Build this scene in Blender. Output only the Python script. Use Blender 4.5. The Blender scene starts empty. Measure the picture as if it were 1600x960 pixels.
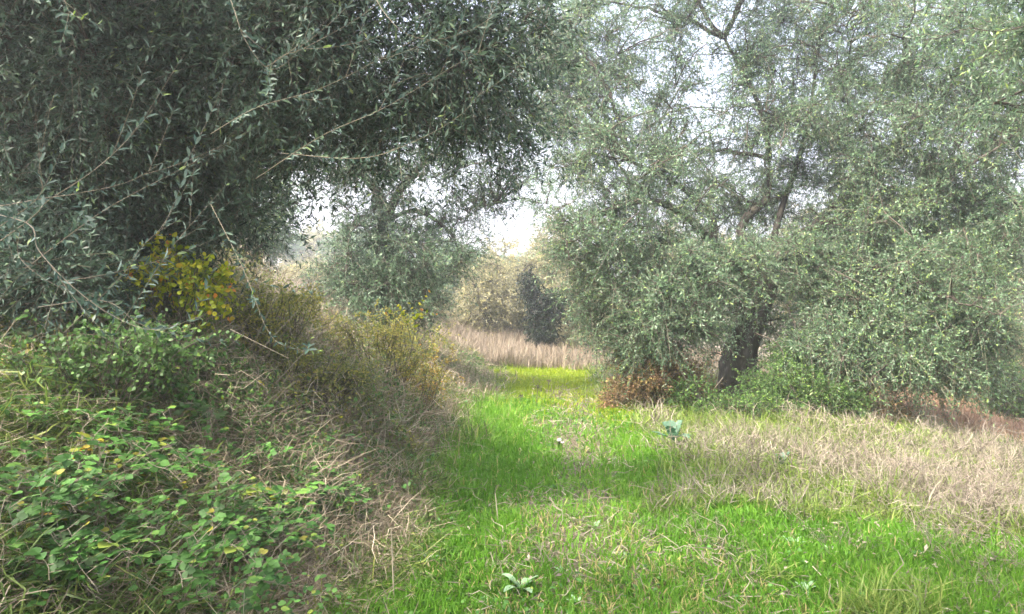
import bpy, math
import numpy as np
from math import radians as R

# ------------------------------------------------------------------ camera, light, exposure
S = bpy.context.scene
C = bpy.context.collection
F = 1186.0; HZ = 470.0; EYE = 1.55          # focal length and horizon in photo pixels, eye height
cd = bpy.data.cameras.new("camera"); cam = bpy.data.objects.new("camera", cd); C.objects.link(cam)
cd.sensor_width = 36; cd.lens = 36*F/1600; cd.clip_start = 0.05; cd.clip_end = 2000
cam.location = (0, 0, EYE); cam.rotation_euler = (R(90) - math.atan((480-HZ)/F), 0, 0)
S.camera = cam
SUN_EL, SUN_AZ = 56.0, -124.0                  # azimuth clockwise from +Y (to the right of the view)
W = bpy.data.worlds.new("World"); S.world = W; W.use_nodes = True
nt = W.node_tree; sky = nt.nodes.new('ShaderNodeTexSky'); sky.sky_type = 'NISHITA'; sky.sun_disc = False
sky.sun_elevation = R(SUN_EL); sky.sun_rotation = R(SUN_AZ); sky.air_density = 1.0; sky.dust_density = 7.0; sky.ozone_density = 1.0
tint = nt.nodes.new('ShaderNodeMix'); tint.data_type = 'RGBA'; tint.blend_type = 'MULTIPLY'; tint.inputs[0].default_value = 1; tint.inputs[7].default_value = (1.05, .98, 1.01, 1)
nt.links.new(sky.outputs[0], tint.inputs[6]); nt.links.new(tint.outputs[2], nt.nodes['Background'].inputs[0]); nt.nodes['Background'].inputs[1].default_value = 0.15
sl = bpy.data.lights.new("sun", 'SUN'); sun = bpy.data.objects.new("sun", sl); C.objects.link(sun)
sl.energy = 2.6; sl.angle = R(1.2); sl.color = (1, 0.93, 0.80)
sun.rotation_euler = (R(90-SUN_EL), 0, R(180-SUN_AZ)); sun.location = (20, 20, 30)
vs = S.view_settings; vs.view_transform = 'Standard'; vs.look = 'None'; vs.exposure = 2.45; vs.gamma = 1; vs.use_curve_mapping = False
cy = S.cycles; cy.use_denoising = True; cy.max_bounces = 7; cy.diffuse_bounces = 4; cy.glossy_bounces = 2
cy.transmission_bounces = 5; cy.transparent_max_bounces = 4; cy.volume_bounces = 1; cy.sample_clamp_indirect = 4

def P(px, py, Y):                            # a photo pixel at depth Y
    return np.array([(px-800)/F*Y, Y, EYE+(HZ-py)/F*Y])

# ------------------------------------------------------------------ noise and terrain
def _h(ix, iy, s):
    n = (ix.astype(np.int64)*374761393 + iy.astype(np.int64)*668265263 + s*974634777) & 0x7fffffff
    n = ((n ^ (n >> 13))*1274126177) & 0x7fffffff
    return ((n ^ (n >> 16)) & 0xffff)/65535.0
def vnoise(x, y, s=0):
    x = np.asarray(x, float); y = np.asarray(y, float)
    ix = np.floor(x); iy = np.floor(y); fx = x-ix; fy = y-iy
    fx = fx*fx*(3-2*fx); fy = fy*fy*(3-2*fy)
    a = _h(ix, iy, s); b = _h(ix+1, iy, s); c = _h(ix, iy+1, s); d = _h(ix+1, iy+1, s)
    return (a*(1-fx)+b*fx)*(1-fy) + (c*(1-fx)+d*fx)*fy
def fbm(x, y, s=0):
    return 0.55*vnoise(x, y, s) + 0.3*vnoise(x*2.1, y*2.1, s+1) + 0.15*vnoise(x*4.3, y*4.3, s+2)
def ss(a, b, x):
    t = np.clip((np.asarray(x, float)-a)/(b-a), 0, 1); return t*t*(3-2*t)
def xc(y): return 0.12 + 0.035*np.asarray(y, float)          # centre line of the track
def H(x, y):
    x = np.asarray(x, float); y = np.asarray(y, float)
    c = xc(np.minimum(y, 18))
    z = 1.15*ss(-.2, 3.7, c-1.15-x)*ss(.5, 3.2, y+.0) + 0.6*ss(3, 12, c-1.15-x)
    z = z + 0.38*ss(.5, 2.0, c-1.15-x)*ss(3.8, 6.2, y)*ss(13, 9, y)
    z = z*(1-0.25*ss(9, 16, y))
    z = z - 1.0*ss(0.5, 8, x-c-2.3) * ss(0, 6, y)
    z = z + 0.75*ss(16, 32, y)*(1-ss(-2, 7, x))
    z = z + 5.0*ss(40, 160, y) + 9*ss(120, 300, y) + 5*ss(15, 90, np.abs(x))*ss(-60, 50, y)
    z = z + 0.10*(fbm(x*0.9, y*0.9, 5)-0.5) - 0.04*(ss(.25, 0, np.abs(np.abs(x-c-.1)-0.62)))*ss(20, 14, y)
    return z

# ------------------------------------------------------------------ mesh helpers
def mesh(name, parts, mats, parent=None, origin=(0, 0, 0)):
    """parts: list of (verts, faces(M,k), value per vertex, material slot)"""
    vs_, fs, at, ms = [], [], [], []; off = 0
    for V, Fc, val, slot in parts:
        V = np.asarray(V, np.float32).reshape(-1, 3)
        vs_.append(V)
        for f in (Fc if isinstance(Fc, (list, tuple)) else [Fc]):
            f = np.asarray(f); fs.append(f+off); ms.append(np.full(len(f), slot, np.int32))
        at.append(np.broadcast_to(np.asarray(val, np.float32).reshape(-1), (len(V),)) if np.size(val) in (1, len(V)) else np.zeros(len(V)))
        off += len(V)
    V = np.concatenate(vs_) - np.array(origin, np.float32)
    me = bpy.data.meshes.new(name)
    me.vertices.add(len(V)); me.vertices.foreach_set('co', V.ravel())
    loops = np.concatenate([f.ravel() for f in fs]).astype(np.int32)
    tot = np.concatenate([np.full(len(f), f.shape[1], np.int32) for f in fs])
    start = np.concatenate([[0], np.cumsum(tot)[:-1]]).astype(np.int32)
    me.loops.add(len(loops)); me.loops.foreach_set('vertex_index', loops)
    me.polygons.add(len(tot)); me.polygons.foreach_set('loop_start', start)
    try: me.polygons.foreach_set('loop_total', tot)
    except Exception: pass
    me.polygons.foreach_set('material_index', np.concatenate(ms))
    for m in (mats if isinstance(mats, (list, tuple)) else [mats]): me.materials.append(m)
    a = me.attributes.new('v', 'FLOAT', 'POINT'); a.data.foreach_set('value', np.concatenate(at).astype(np.float32))
    me.update(calc_edges=True); me.validate()
    o = bpy.data.objects.new(name, me); C.objects.link(o)
    if parent is not None: o.parent = parent
    else: o.location = origin
    return o
def smooth(o):
    o.data.polygons.foreach_set('use_smooth', np.ones(len(o.data.polygons), bool)); return o
def tag(o, label=None, cat=None, group=None, kind=None):
    if label: o['label'] = label
    if cat: o['category'] = cat
    if group: o['group'] = group
    if kind: o['kind'] = kind
    return o
def empty(name, loc, label, cat, group=None):
    o = bpy.data.objects.new(name, None); C.objects.link(o); o.location = [float(v) for v in loc]
    o.empty_display_size = 0.2
    return tag(o, label, cat, group)
def norm(a): return a/np.maximum(np.linalg.norm(a, axis=-1, keepdims=True), 1e-9)
def rand_dir(r, n):
    return norm(r.normal(size=(n, 3)))

def tubes(pts, rad, sides=5):
    """pts (N,k,3), rad (N,k) -> verts, faces"""
    pts = np.asarray(pts, float); rad = np.asarray(rad, float)
    N, k, _ = pts.shape
    t = norm(np.gradient(pts, axis=1))
    ref = np.where(np.abs(t[..., 2:3]) > 0.9, np.array([1., 0, 0]), np.array([0, 0, 1.]))
    ref = np.broadcast_to(ref[:, :1], t.shape)
    u = norm(np.cross(t, ref)); w = np.cross(t, u)
    a = np.arange(sides)*2*np.pi/sides
    V = pts[:, :, None] + rad[..., None, None]*(np.cos(a)[:, None]*u[:, :, None] + np.sin(a)[:, None]*w[:, :, None])
    idx = np.arange(N*k*sides).reshape(N, k, sides)
    A = idx[:, :-1]; B = idx[:, 1:]
    Fc = np.stack([A, np.roll(A, -1, 2), np.roll(B, -1, 2), B], -1).reshape(-1, 4)
    return V.reshape(-1, 3), Fc
def catmull(p, n):
    p = np.asarray(p, float)
    q = np.vstack([2*p[0]-p[1], p, 2*p[-1]-p[-2]]); out = []
    m = len(p)-1
    for s in np.linspace(0, m, n):
        i = min(int(s), m-1); t = s-i
        a, b, c, d = q[i], q[i+1], q[i+2], q[i+3]
        out.append(0.5*((2*b)+(-a+c)*t+(2*a-5*b+4*c-d)*t*t+(-a+3*b-3*c+d)*t**3))
    return np.array(out)
def bark_tube(pts, r0, r1, n=28, sides=16, seed=0, flare=0.0, gnarl=0.22):
    r = np.random.default_rng(seed)
    c = catmull(pts, n); L = np.linalg.norm(np.diff(c, axis=0), axis=1).sum()
    s = np.linspace(0, 1, n); rad = r0*(1-s)**0.8*(1-r1/r0) + r1
    rad = rad*(1+flare*np.exp(-s*9))
    V, Fc = tubes(c[None], rad[None], sides)
    V = V.reshape(n, sides, 3)
    A = np.linspace(0, 2*np.pi, sides, endpoint=False)
    ph = r.uniform(0, 6.28, 4)
    d = gnarl*(0.5*np.sin(3*A[None]+ph[0]+s[:, None]*L*1.7)+0.35*np.sin(5*A[None]+ph[1]-s[:, None]*L*2.3)+0.3*np.sin(2*A[None]+ph[2]+s[:, None]*L*5))
    d += gnarl*0.35*r.normal(size=(n, sides))*0.6
    V = c[:, None] + (V-c[:, None])*(1+d[..., None])
    cap = np.arange(sides)[None, ::-1] + (n-1)*sides
    return (V.reshape(-1, 3), [Fc, cap[:, ::-1]], 0.5, 0), c

# templates lie along +Y with their face towards +Z
T_DIA = (np.array([[0, 0, 0], [-.5, .5, .05], [0, 1, -.03], [.5, .5, .05]]), [np.array([[0, 3, 2, 1]])])
T_OLV = (np.array([[0, 0, 0], [-.42, .3, .05], [-.45, .68, .04], [0, 1, -.08], [.45, .68, .04], [.42, .3, .05], [0, .3, -.02], [0, .68, -.03]], float),
         [np.array([[0, 6, 1], [7, 3, 2], [0, 5, 6], [7, 4, 3]]), np.array([[6, 7, 2, 1], [6, 5, 4, 7]])])
T_OVA = (np.array([[0, 0, 0], [-.42, .22, .07], [-.5, .52, .06], [-.27, .85, .02], [0, 1, -.06], [.27, .85, .02], [.5, .52, .06], [.42, .22, .07], [0, .35, 0], [0, .7, -.01]], float),
         [np.array([[0, 8, 1], [9, 4, 3], [0, 7, 8], [9, 5, 4], [1, 8, 2], [7, 6, 8]]), np.array([[8, 9, 3, 2], [8, 6, 5, 9]])])
def scatter(tpl, pos, d, nrm, L, Wd):
    """copies of a leaf template: base pos, direction d, rough normal nrm, length L, width Wd"""
    T, faces = tpl; N = len(pos)
    y = norm(d); x = norm(np.cross(y, nrm)); z = np.cross(x, y)
    L = np.broadcast_to(L, (N,)); Wd = np.broadcast_to(Wd, (N,))
    V = (pos[:, None] + x[:, None]*(T[None, :, :1]*Wd[:, None, None]) + y[:, None]*(T[None, :, 1:2]*L[:, None, None]) + z[:, None]*(T[None, :, 2:]*L[:, None, None]))
    off = (np.arange(N)*len(T))[:, None, None]
    return V.reshape(-1, 3), [(f[None]+off).reshape(-1, f.shape[1]) for f in faces]
def leafpart(tpl, pos, d, nrm, L, Wd, val, slot=0):
    V, f = scatter(tpl, pos, d, nrm, L, Wd)
    return (V, f, np.repeat(val, len(tpl[0])), slot)

# ------------------------------------------------------------------ materials
def ramp(nt_, stops):
    n = nt_.nodes.new('ShaderNodeValToRGB'); e = n.color_ramp.elements
    while len(e) < len(stops): e.new(0.5)
    for i, (p, c) in enumerate(stops): e[i].position = p; e[i].color = (*c, 1)
    return n
def leafmat(name, stops, back=None, trans=0.35, rough=0.5, spec=0.35, mottle=0.0):
    m = bpy.data.materials.new(name); m.use_nodes = True; n = m.node_tree
    bs = n.nodes['Principled BSDF']; out = n.nodes['Material Output']
    at = n.nodes.new('ShaderNodeAttribute'); at.attribute_name = 'v'
    rp = ramp(n, stops); n.links.new(at.outputs['Fac'], rp.inputs[0]); col = rp.outputs[0]
    if back:
        g = n.nodes.new('ShaderNodeNewGeometry'); mx = n.nodes.new('ShaderNodeMix'); mx.data_type = 'RGBA'
        n.links.new(g.outputs['Backfacing'], mx.inputs[0]); n.links.new(col, mx.inputs[6]); mx.inputs[7].default_value = (*back, 1); col = mx.outputs[2]
    if mottle:
        tc = n.nodes.new('ShaderNodeTexCoord'); nz = n.nodes.new('ShaderNodeTexNoise'); nz.inputs['Scale'].default_value = mottle
        n.links.new(tc.outputs['Object'], nz.inputs['Vector'])
        hv = n.nodes.new('ShaderNodeHueSaturation'); mr = n.nodes.new('ShaderNodeMapRange')
        mr.inputs[1].default_value = .3; mr.inputs[2].default_value = .7; mr.inputs[3].default_value = .7; mr.inputs[4].default_value = 1.3
        n.links.new(nz.outputs[0], mr.inputs[0]); n.links.new(mr.outputs[0], hv.inputs['Value']); n.links.new(col, hv.inputs['Color']); col = hv.outputs[0]
    n.links.new(col, bs.inputs['Base Color']); bs.inputs['Roughness'].default_value = rough
    bs.inputs['Specular IOR Level'].default_value = spec
    tr = n.nodes.new('ShaderNodeBsdfTranslucent'); n.links.new(col, tr.inputs[0])
    ms = n.nodes.new('ShaderNodeMixShader'); ms.inputs[0].default_value = trans
    n.links.new(bs.outputs[0], ms.inputs[1]); n.links.new(tr.outputs[0], ms.inputs[2]); n.links.new(ms.outputs[0], out.inputs[0])
    return m
def barkmat(name, c0, c1, scale=9):
    m = bpy.data.materials.new(name); m.use_nodes = True; n = m.node_tree; bs = n.nodes['Principled BSDF']
    tc = n.nodes.new('ShaderNodeTexCoord'); mp = n.nodes.new('ShaderNodeMapping'); mp.inputs['Scale'].default_value = (1, 1, .3)
    nz = n.nodes.new('ShaderNodeTexNoise'); nz.inputs['Scale'].default_value = scale; nz.inputs['Detail'].default_value = 8
    n.links.new(tc.outputs['Object'], mp.inputs[0]); n.links.new(mp.outputs[0], nz.inputs['Vector'])
    rp = ramp(n, [(.3, c0), (.7, c1)]); n.links.new(nz.outputs[0], rp.inputs[0]); n.links.new(rp.outputs[0], bs.inputs['Base Color'])
    bp = n.nodes.new('ShaderNodeBump'); bp.inputs['Strength'].default_value = .9; bp.inputs['Distance'].default_value = .04
    n.links.new(nz.outputs[0], bp.inputs['Height']); n.links.new(bp.outputs[0], bs.inputs['Normal'])
    bs.inputs['Roughness'].default_value = .9; bs.inputs['Specular IOR Level'].default_value = .15
    return m
M = {}
M['olive'] = leafmat('olive leaf', [(0, (.022, .058, .026)), (.4, (.062, .138, .062)), (.8, (.150, .27, .115)), (1, (.29, .40, .11))], back=(.175, .27, .165), trans=.28, rough=.42, spec=.5)
M['olive_dark'] = leafmat('shaded olive leaf', [(0, (.014, .034, .020)), (.4, (.034, .072, .040)), (.8, (.085, .145, .075)), (1, (.18, .25, .08))], back=(.095, .155, .11), trans=.15)  # darker copy of the olive leaf, the left crown's shade painted into its colour
M['olive_blue'] = leafmat('olive leaf blue', [(0, (.035, .070, .052)), (.6, (.070, .125, .090)), (.9, (.12, .19, .09)), (1, (.24, .36, .08))], back=(.15, .22, .185), trans=.25, rough=.5, spec=.3)
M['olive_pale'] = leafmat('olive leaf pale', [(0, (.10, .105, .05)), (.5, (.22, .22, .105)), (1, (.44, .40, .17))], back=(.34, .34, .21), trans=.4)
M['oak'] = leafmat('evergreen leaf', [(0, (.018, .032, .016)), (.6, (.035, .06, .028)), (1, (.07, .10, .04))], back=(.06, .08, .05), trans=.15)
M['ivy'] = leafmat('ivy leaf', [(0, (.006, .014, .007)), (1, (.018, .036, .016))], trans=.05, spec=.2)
M['yellow'] = leafmat('yellow vine leaf', [(0, (.12, .20, .015)), (.5, (.34, .40, .02)), (.85, (.55, .50, .03)), (1, (.55, .22, .04))], trans=.45)
M['gold'] = leafmat('ochre leaf', [(0, (.16, .16, .03)), (.5, (.36, .28, .05)), (1, (.45, .24, .06))], trans=.4)
M['olive_green'] = leafmat('olive green leaf', [(0, (.08, .12, .025)), (.5, (.19, .23, .050)), (1, (.42, .38, .08))], trans=.45)
M['sienna'] = leafmat('sienna leaf', [(0, (.10, .09, .035)), (.4, (.22, .15, .07)), (.75, (.34, .20, .11)), (1, (.40, .34, .10))], trans=.35)
M['green'] = leafmat('green leaf', [(0, (.035, .09, .020)), (.5, (.085, .19, .036)), (1, (.19, .30, .05))], back=(.11, .20, .07), trans=.35)
M['bramble'] = leafmat('bramble leaf', [(0, (.035, .095, .020)), (.5, (.062, .17, .033)), (.88, (.12, .28, .055)), (1, (.34, .33, .05))], back=(.13, .21, .10), trans=.35, spec=.3, mottle=14)
M['bramble_gold'] = leafmat('turning bramble leaf', [(0, (.14, .20, .025)), (.6, (.36, .32, .03)), (1, (.50, .34, .05))], trans=.35, mottle=14)
M['grass'] = leafmat('grass blade', [(0, (.048, .14, .010)), (.5, (.105, .265, .018)), (.88, (.205, .38, .045)), (.94, (.34, .33, .11)), (1, (.42, .36, .17))], trans=.45, rough=.5, spec=.25)
M['grass_lemon'] = leafmat('grass blade lemon', [(0, (.17, .28, .010)), (.6, (.27, .36, .018)), (1, (.38, .42, .05))], trans=.5, rough=.5, spec=.2)  # sunlight on the far track grass is painted into this yellower colour
M['bankgrass'] = leafmat('bank grass', [(0, (.055, .10, .02)), (.6, (.125, .20, .04)), (1, (.28, .32, .08))], trans=.4)
M['vergegrass'] = leafmat('verge grass', [(0, (.07, .13, .02)), (.6, (.17, .27, .045)), (1, (.32, .38, .10))], trans=.45)
M['straw'] = leafmat('straw', [(0, (.11, .088, .058)), (.5, (.25, .205, .14)), (1, (.46, .41, .30))], trans=.25)
M['straw_grey'] = leafmat('grey straw', [(0, (.12, .10, .075)), (.5, (.235, .205, .155)), (1, (.40, .365, .28))], trans=.25)
M['brown'] = leafmat('brown grass', [(0, (.13, .105, .075)), (.5, (.27, .225, .165)), (1, (.44, .39, .28))], trans=.3)
M['russet'] = leafmat('russet grass', [(0, (.20, .12, .07)), (.5, (.36, .23, .14)), (1, (.46, .34, .20))], trans=.3)
M['mauve'] = leafmat('mauve twig', [(0, (.13, .105, .085)), (.5, (.26, .22, .18)), (1, (.42, .37, .29))], trans=.1)
M['broad'] = leafmat('broad weed leaf', [(0, (.07, .21, .05)), (1, (.17, .40, .13))], back=(.25, .40, .22), trans=.35, spec=.4, mottle=20)
M['teal'] = leafmat('blue green thistle leaf', [(0, (.05, .14, .07)), (1, (.11, .25, .14))], back=(.10, .19, .12), trans=.3)
M['bark'] = barkmat('olive bark', (.026, .023, .019), (.135, .122, .103))
M['twig'] = leafmat('olive twig', [(0, (.05, .04, .032)), (.5, (.12, .105, .08)), (1, (.30, .28, .20))], trans=0, rough=.8)
M['cane'] = leafmat('pale cane', [(0, (.11, .10, .07)), (1, (.36, .32, .23))], trans=0, rough=.7)
M['pink'] = leafmat('pink petal', [(0, (.50, .30, .42)), (1, (.75, .58, .68))], trans=.4)
M['black'] = leafmat('black stem', [(0, (.012, .010, .010)), (1, (.03, .025, .02))], trans=0)
M['white'] = leafmat('white cap', [(0, (.5, .5, .44)), (1, (.65, .64, .58))], trans=.2)
def groundmat():
    m = bpy.data.materials.new('soil and litter'); m.use_nodes = True; n = m.node_tree; bs = n.nodes['Principled BSDF']
    tc = n.nodes.new('ShaderNodeTexCoord')
    a = n.nodes.new('ShaderNodeTexNoise'); a.inputs['Scale'].default_value = 1.3; a.inputs['Detail'].default_value = 9; a.inputs['Roughness'].default_value = .7
    b = n.nodes.new('ShaderNodeTexNoise'); b.inputs['Scale'].default_value = 45; b.inputs['Detail'].default_value = 6
    n.links.new(tc.outputs['Object'], a.inputs[0]); n.links.new(tc.outputs['Object'], b.inputs[0])
    r1 = ramp(n, [(.35, (.055, .048, .026)), (.5, (.095, .09, .045)), (.68, (.08, .12, .03))])
    r2 = ramp(n, [(.35, (.045, .035, .025)), (.6, (.17, .135, .09)), (.8, (.28, .23, .16))])
    n.links.new(a.outputs[0], r1.inputs[0]); n.links.new(b.outputs[0], r2.inputs[0])
    mx = n.nodes.new('ShaderNodeMix'); mx.data_type = 'RGBA'; mx.inputs[0].default_value = .5
    n.links.new(r1.outputs[0], mx.inputs[6]); n.links.new(r2.outputs[0], mx.inputs[7])
    at = n.nodes.new('ShaderNodeAttribute'); at.attribute_name = 'v'        # 0 litter .. 1 russet earth of the field
    m2 = n.nodes.new('ShaderNodeMix'); m2.data_type = 'RGBA'; n.links.new(at.outputs['Fac'], m2.inputs[0])
    n.links.new(mx.outputs[2], m2.inputs[6])
    r3 = ramp(n, [(.3, (.18, .12, .075)), (.7, (.33, .23, .15))]); n.links.new(b.outputs[0], r3.inputs[0]); n.links.new(r3.outputs[0], m2.inputs[7])
    n.links.new(m2.outputs[2], bs.inputs['Base Color']); bs.inputs['Roughness'].default_value = .95
    bp = n.nodes.new('ShaderNodeBump'); bp.inputs['Strength'].default_value = .8; bp.inputs['Distance'].default_value = .03
    n.links.new(b.outputs[0], bp.inputs['Height']); n.links.new(bp.outputs[0], bs.inputs['Normal'])
    return m
M['ground'] = groundmat()

# ------------------------------------------------------------------ ground sheet
def axis(lim, fine, n1, n2):
    a = np.linspace(0, fine, n1); b = fine*(lim/fine)**np.linspace(0, 1, n2)[1:]
    return np.concatenate([a, b])
ax = axis(420, 16, 110, 50); gx = np.concatenate([-ax[::-1], ax[1:]])
ay = axis(420, 30, 200, 50); gy = np.concatenate([-axis(420, 6, 16, 24)[::-1], ay[1:]])
X, Y = np.meshgrid(gx, gy); Z = H(X, Y)
n0, n1 = X.shape; I = np.arange(n0*n1).reshape(n0, n1)
Fg = np.stack([I[:-1, :-1], I[:-1, 1:], I[1:, 1:], I[1:, :-1]], -1).reshape(-1, 4)
russet_w = lambda x, y: ss(5.2, 7, x)*ss(24, 19, x)*ss(8.5, 11, y)*ss(30, 22, y)
g = mesh('ground', [(np.stack([X, Y, Z], -1).reshape(-1, 3), Fg, (russet_w(X, Y) + .8*ss(16, 18, Y)*ss(34, 28, Y)*ss(-12, -6, X)*ss(6, 3, X)).clip(0, 1).ravel(), 0)], M['ground'])
smooth(g); tag(g, kind='structure')

# ------------------------------------------------------------------ blades
def sample(r, n, y0, y1, p=1.0, left=0.72, right=0.72, pad=1.0):
    """points on the ground in the widened view wedge, denser close by"""
    u = r.random(n); e = 2-p-0.0
    y = (y0**e + u*(y1**e-y0**e))**(1/e) if abs(e) > 1e-3 else y0*(y1/y0)**u
    x = r.uniform(-1, 1, n); x = np.where(x < 0, x*(left*y+pad), x*(right*y+pad))
    return x, y
def blades(r, x, y, h, w, lean, val, z=None, kink=0.0):
    N = len(x); z = H(x, y) - .01 if z is None else z
    a = r.uniform(0, 2*np.pi, N); dx, dy = np.cos(a), np.sin(a)
    b = a + np.pi/2 + r.normal(0, .5, N); wx, wy = np.cos(b), np.sin(b)
    k = r.uniform(-1, 1, N)*kink
    def pt(t):
        q = lean*h*t**1.7
        return np.stack([x+dx*q+wx*k*h*t*(1-t)*2, y+dy*q+wy*k*h*t*(1-t)*2, z+h*(t-0.45*np.clip(lean, 0, 1.8)*t*t)], -1)
    ww = np.stack([wx, wy, np.zeros(N)], -1)*(w/2)[:, None]
    p0, p1, p2, p3 = pt(0.), pt(.4), pt(.75), pt(1.)
    V = np.stack([p0-ww*.8, p0+ww*.8, p1-ww, p1+ww, p2-ww*.7, p2+ww*.7, p3], 1).reshape(-1, 3)
    o = (np.arange(N)*7)[:, None]
    return (V, [np.concatenate([o+[0, 1, 3, 2], o+[2, 3, 5, 4]]), o+[[4, 5, 6]]], np.repeat(val, 7), 0)
def tangle(r, x, y, z, L, w, val, up=.35):
    N = len(x); d = rand_dir(r, N); d[:, 2] = np.abs(d[:, 2])*up+.05; d = norm(d); c = rand_dir(r, N)*.45; c[:, 2] = -np.abs(c[:, 2])*.8; c2 = rand_dir(r, N)*.18
    p0 = np.stack([x, y, z], -1); n_ = norm(np.cross(d, rand_dir(r, N)))*(w/2)[:, None]
    pt = lambda t: p0+L[:, None]*(d*t+c*t*t+c2*math.sin(t*5))
    a, b, e, f = pt(0.), pt(.35), pt(.7), pt(1.)
    V = np.stack([a-n_*.8, a+n_*.8, b-n_, b+n_, e-n_*.8, e+n_*.8, f], 1).reshape(-1, 3); o = (np.arange(N)*7)[:, None]
    return (V, [np.concatenate([o+[0, 1, 3, 2], o+[2, 3, 5, 4]]), o+[[4, 5, 6]]], np.repeat(val, 7), 0)
def tuft_pos(r, x, y, s):   # pull points towards tuft centres
    cx = np.round(x/s)*s; cy = np.round(y/s)*s
    jx = (_h(np.round(x/s), np.round(y/s), 71)-.5)*s; jy = (_h(np.round(x/s), np.round(y/s), 72)-.5)*s
    k = .45*r.random(len(x))
    return x+(cx+jx-x)*k, y+(cy+jy-y)*k

r = np.random.default_rng(11)
# green track grass
x, y = sample(r, 620000, 2.2, 17.6, 1.5)
c = xc(y); d = x-c
edgeL = -1.18 + .35*(fbm(y*1.3, y*0, 3)-.5)*2
edgeR = 1.30 + .5*(fbm(y*.9, y*0+9, 4)-.5)*2 + 2.4*ss(6.0, 4.2, y)
wgt = ss(-.25, .15, d-edgeL)*ss(.35, -.25, d-edgeR)
bare = ss(.50, .66, fbm(x*1.1+3, y*.55, 21))*.6*ss(3, 4.6, y)
mid = .5*ss(.5, .1, np.abs(d-.25))*ss(14, 11, y)*ss(.35, .55, fbm(x*1.2, y*.8, 23))*1.5
rut = .6*ss(.25, .08, np.abs(d-.62))*ss(7, 9, y)*ss(13, 11, y)
keep = r.random(len(x)) < wgt*(1-bare*ss(-.55, -.2, d))*(1-np.clip(mid, 0, .8))*(1-rut)
x, y, d = x[keep], y[keep], d[keep]; x, y = tuft_pos(r, x, y, .09)
lush = fbm(x*1.4, y*1.0, 33)
h = (.045+.085*lush+.05*ss(-.1, -.6, d)*ss(5.5, 7, y))*r.uniform(.6, 1.5, len(x)); w = .0038*(1+.22*y)*r.uniform(.7, 1.4, len(x))
val = np.clip(.15+.65*lush+r.normal(0, .13, len(x)), 0, .88); dry = r.random(len(x)) < .03+.16*ss(.55, .7, fbm(x*1.1+3, y*.55, 21)); val[dry] = r.uniform(.95, 1, dry.sum())
far = r.random(len(x)) < ss(8.8, 12.5, y+1.2*(d-.3))
lean = np.abs(r.normal(.65, .45, len(x)))
o = mesh('grass', [blades(r, x[~far], y[~far], h[~far], w[~far], lean[~far], val[~far], None, .5)], M['grass']); tag(o, 'short bright green grass covering the track', None, kind='stuff')
o = mesh('grass', [blades(r, x[far], y[far], h[far]*.9, w[far], lean[far], np.clip(val[far], 0, 1))], M['grass_lemon']); tag(o, 'lemon green grass at the far end of the track', None, kind='stuff')

# straw and greens on the left bank
x, y = sample(r, 640000, 1.3, 17, 1.4, left=.78)
d = x-xc(y); keep = d < -1.0 + .9*(fbm(x*1.2, y*1.2, 8)-.5)+r.normal(0, .14, len(x))
x, y, d = x[keep], y[keep], d[keep]
n1_ = fbm(x*1.1, y*.9, 41); isdry = r.random(len(x)) < .24+.62*ss(.42, .64, n1_)
dist = y
hh = np.where(isdry, r.uniform(.12, .42, len(x)), r.uniform(.10, .34, len(x)))*(.55+.5*ss(0, 1.6, -1.1-d)+.55*ss(4.5, 8, y))*(.6+.9*fbm(x*1.5, y*1.5, 43))
ww = np.where(isdry, .0045, .005)*(1+.16*dist)*r.uniform(.6, 1.5, len(x))
lean = np.abs(r.normal(.9, .55, len(x)))
zz = H(x, y) + r.random(len(x))**2*.22*ss(0, 1.2, -1.1-d)
vv = np.clip(r.normal(.45, .25, len(x)), 0, 1)
ds = isdry & (r.random(len(x)) < .28); dt = isdry & ~ds
zt = H(x, y) + r.random(len(x))**1.2*(.08+.30*ss(0, 1.0, -1.1-d))*(.4+fbm(x*1.5, y*1.5, 43))
o = mesh('dry_grass', [blades(r, x[ds], y[ds], hh[ds]*.8, ww[ds]*.8, lean[ds]*1.2, vv[ds], zz[ds], .8),
     tangle(r, x[dt], y[dt], zt[dt], r.uniform(.06, .26, dt.sum()), ww[dt]*.62, vv[dt])], M['straw']); tag(o, 'tangled straw coloured grass on the left bank', kind='stuff')
k = ~isdry
k1 = k & (r.random(len(x)) < .5); k2 = k & ~k1
o = mesh('bank_grass', [blades(r, x[k1], y[k1], hh[k1]*.85, ww[k1], lean[k1], vv[k1], zz[k1], .6), tangle(r, x[k2], y[k2], zt[k2], r.uniform(.08, .25, k2.sum()), ww[k2]*.9, vv[k2], .8)], M['bankgrass']); tag(o, 'olive green grass growing through the left bank', kind='stuff')

# right verge: grey straw tangle with green below
x, y = sample(r, 460000, 2.0, 17, 1.45, left=.1, right=.82)
d = x-xc(y)
lim = 1.15 + 2.6*ss(6.0, 4.2, y) - 2.6*(fbm(x*1.6, y*1.6, 59) > .60)*ss(6.6, 4.7, y)
keep = (d > lim+1.3*(fbm(x*1.1, y*1.1+4, 18)-.5)+r.normal(0, .16, len(x))); x, y, d = x[keep], y[keep], d[keep]
dens = .45+.6*ss(.38, .62, fbm(x*1.3, y*1.1, 51)); keep = r.random(len(x)) < dens; x, y, d = x[keep], y[keep], d[keep]
grn = r.random(len(x)) < .52+.44*ss(.60, .44, fbm(x*1.3, y*1.1, 51)) + .12*ss(6.5, 4, y)
rus = (r.random(len(x)) < russet_w(x, y))
hh = r.uniform(.06, .30, len(x))*(.4+1.1*fbm(x*1.7, y*1.7, 57)); ww = .0034*(1+.18*y)*r.uniform(.6, 1.4, len(x)); lean = np.abs(r.normal(.9, .5, len(x)))
zz = H(x, y) + r.random(len(x))**2*.12
vv = np.clip(r.normal(.5, .22, len(x)), 0, 1)
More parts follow.
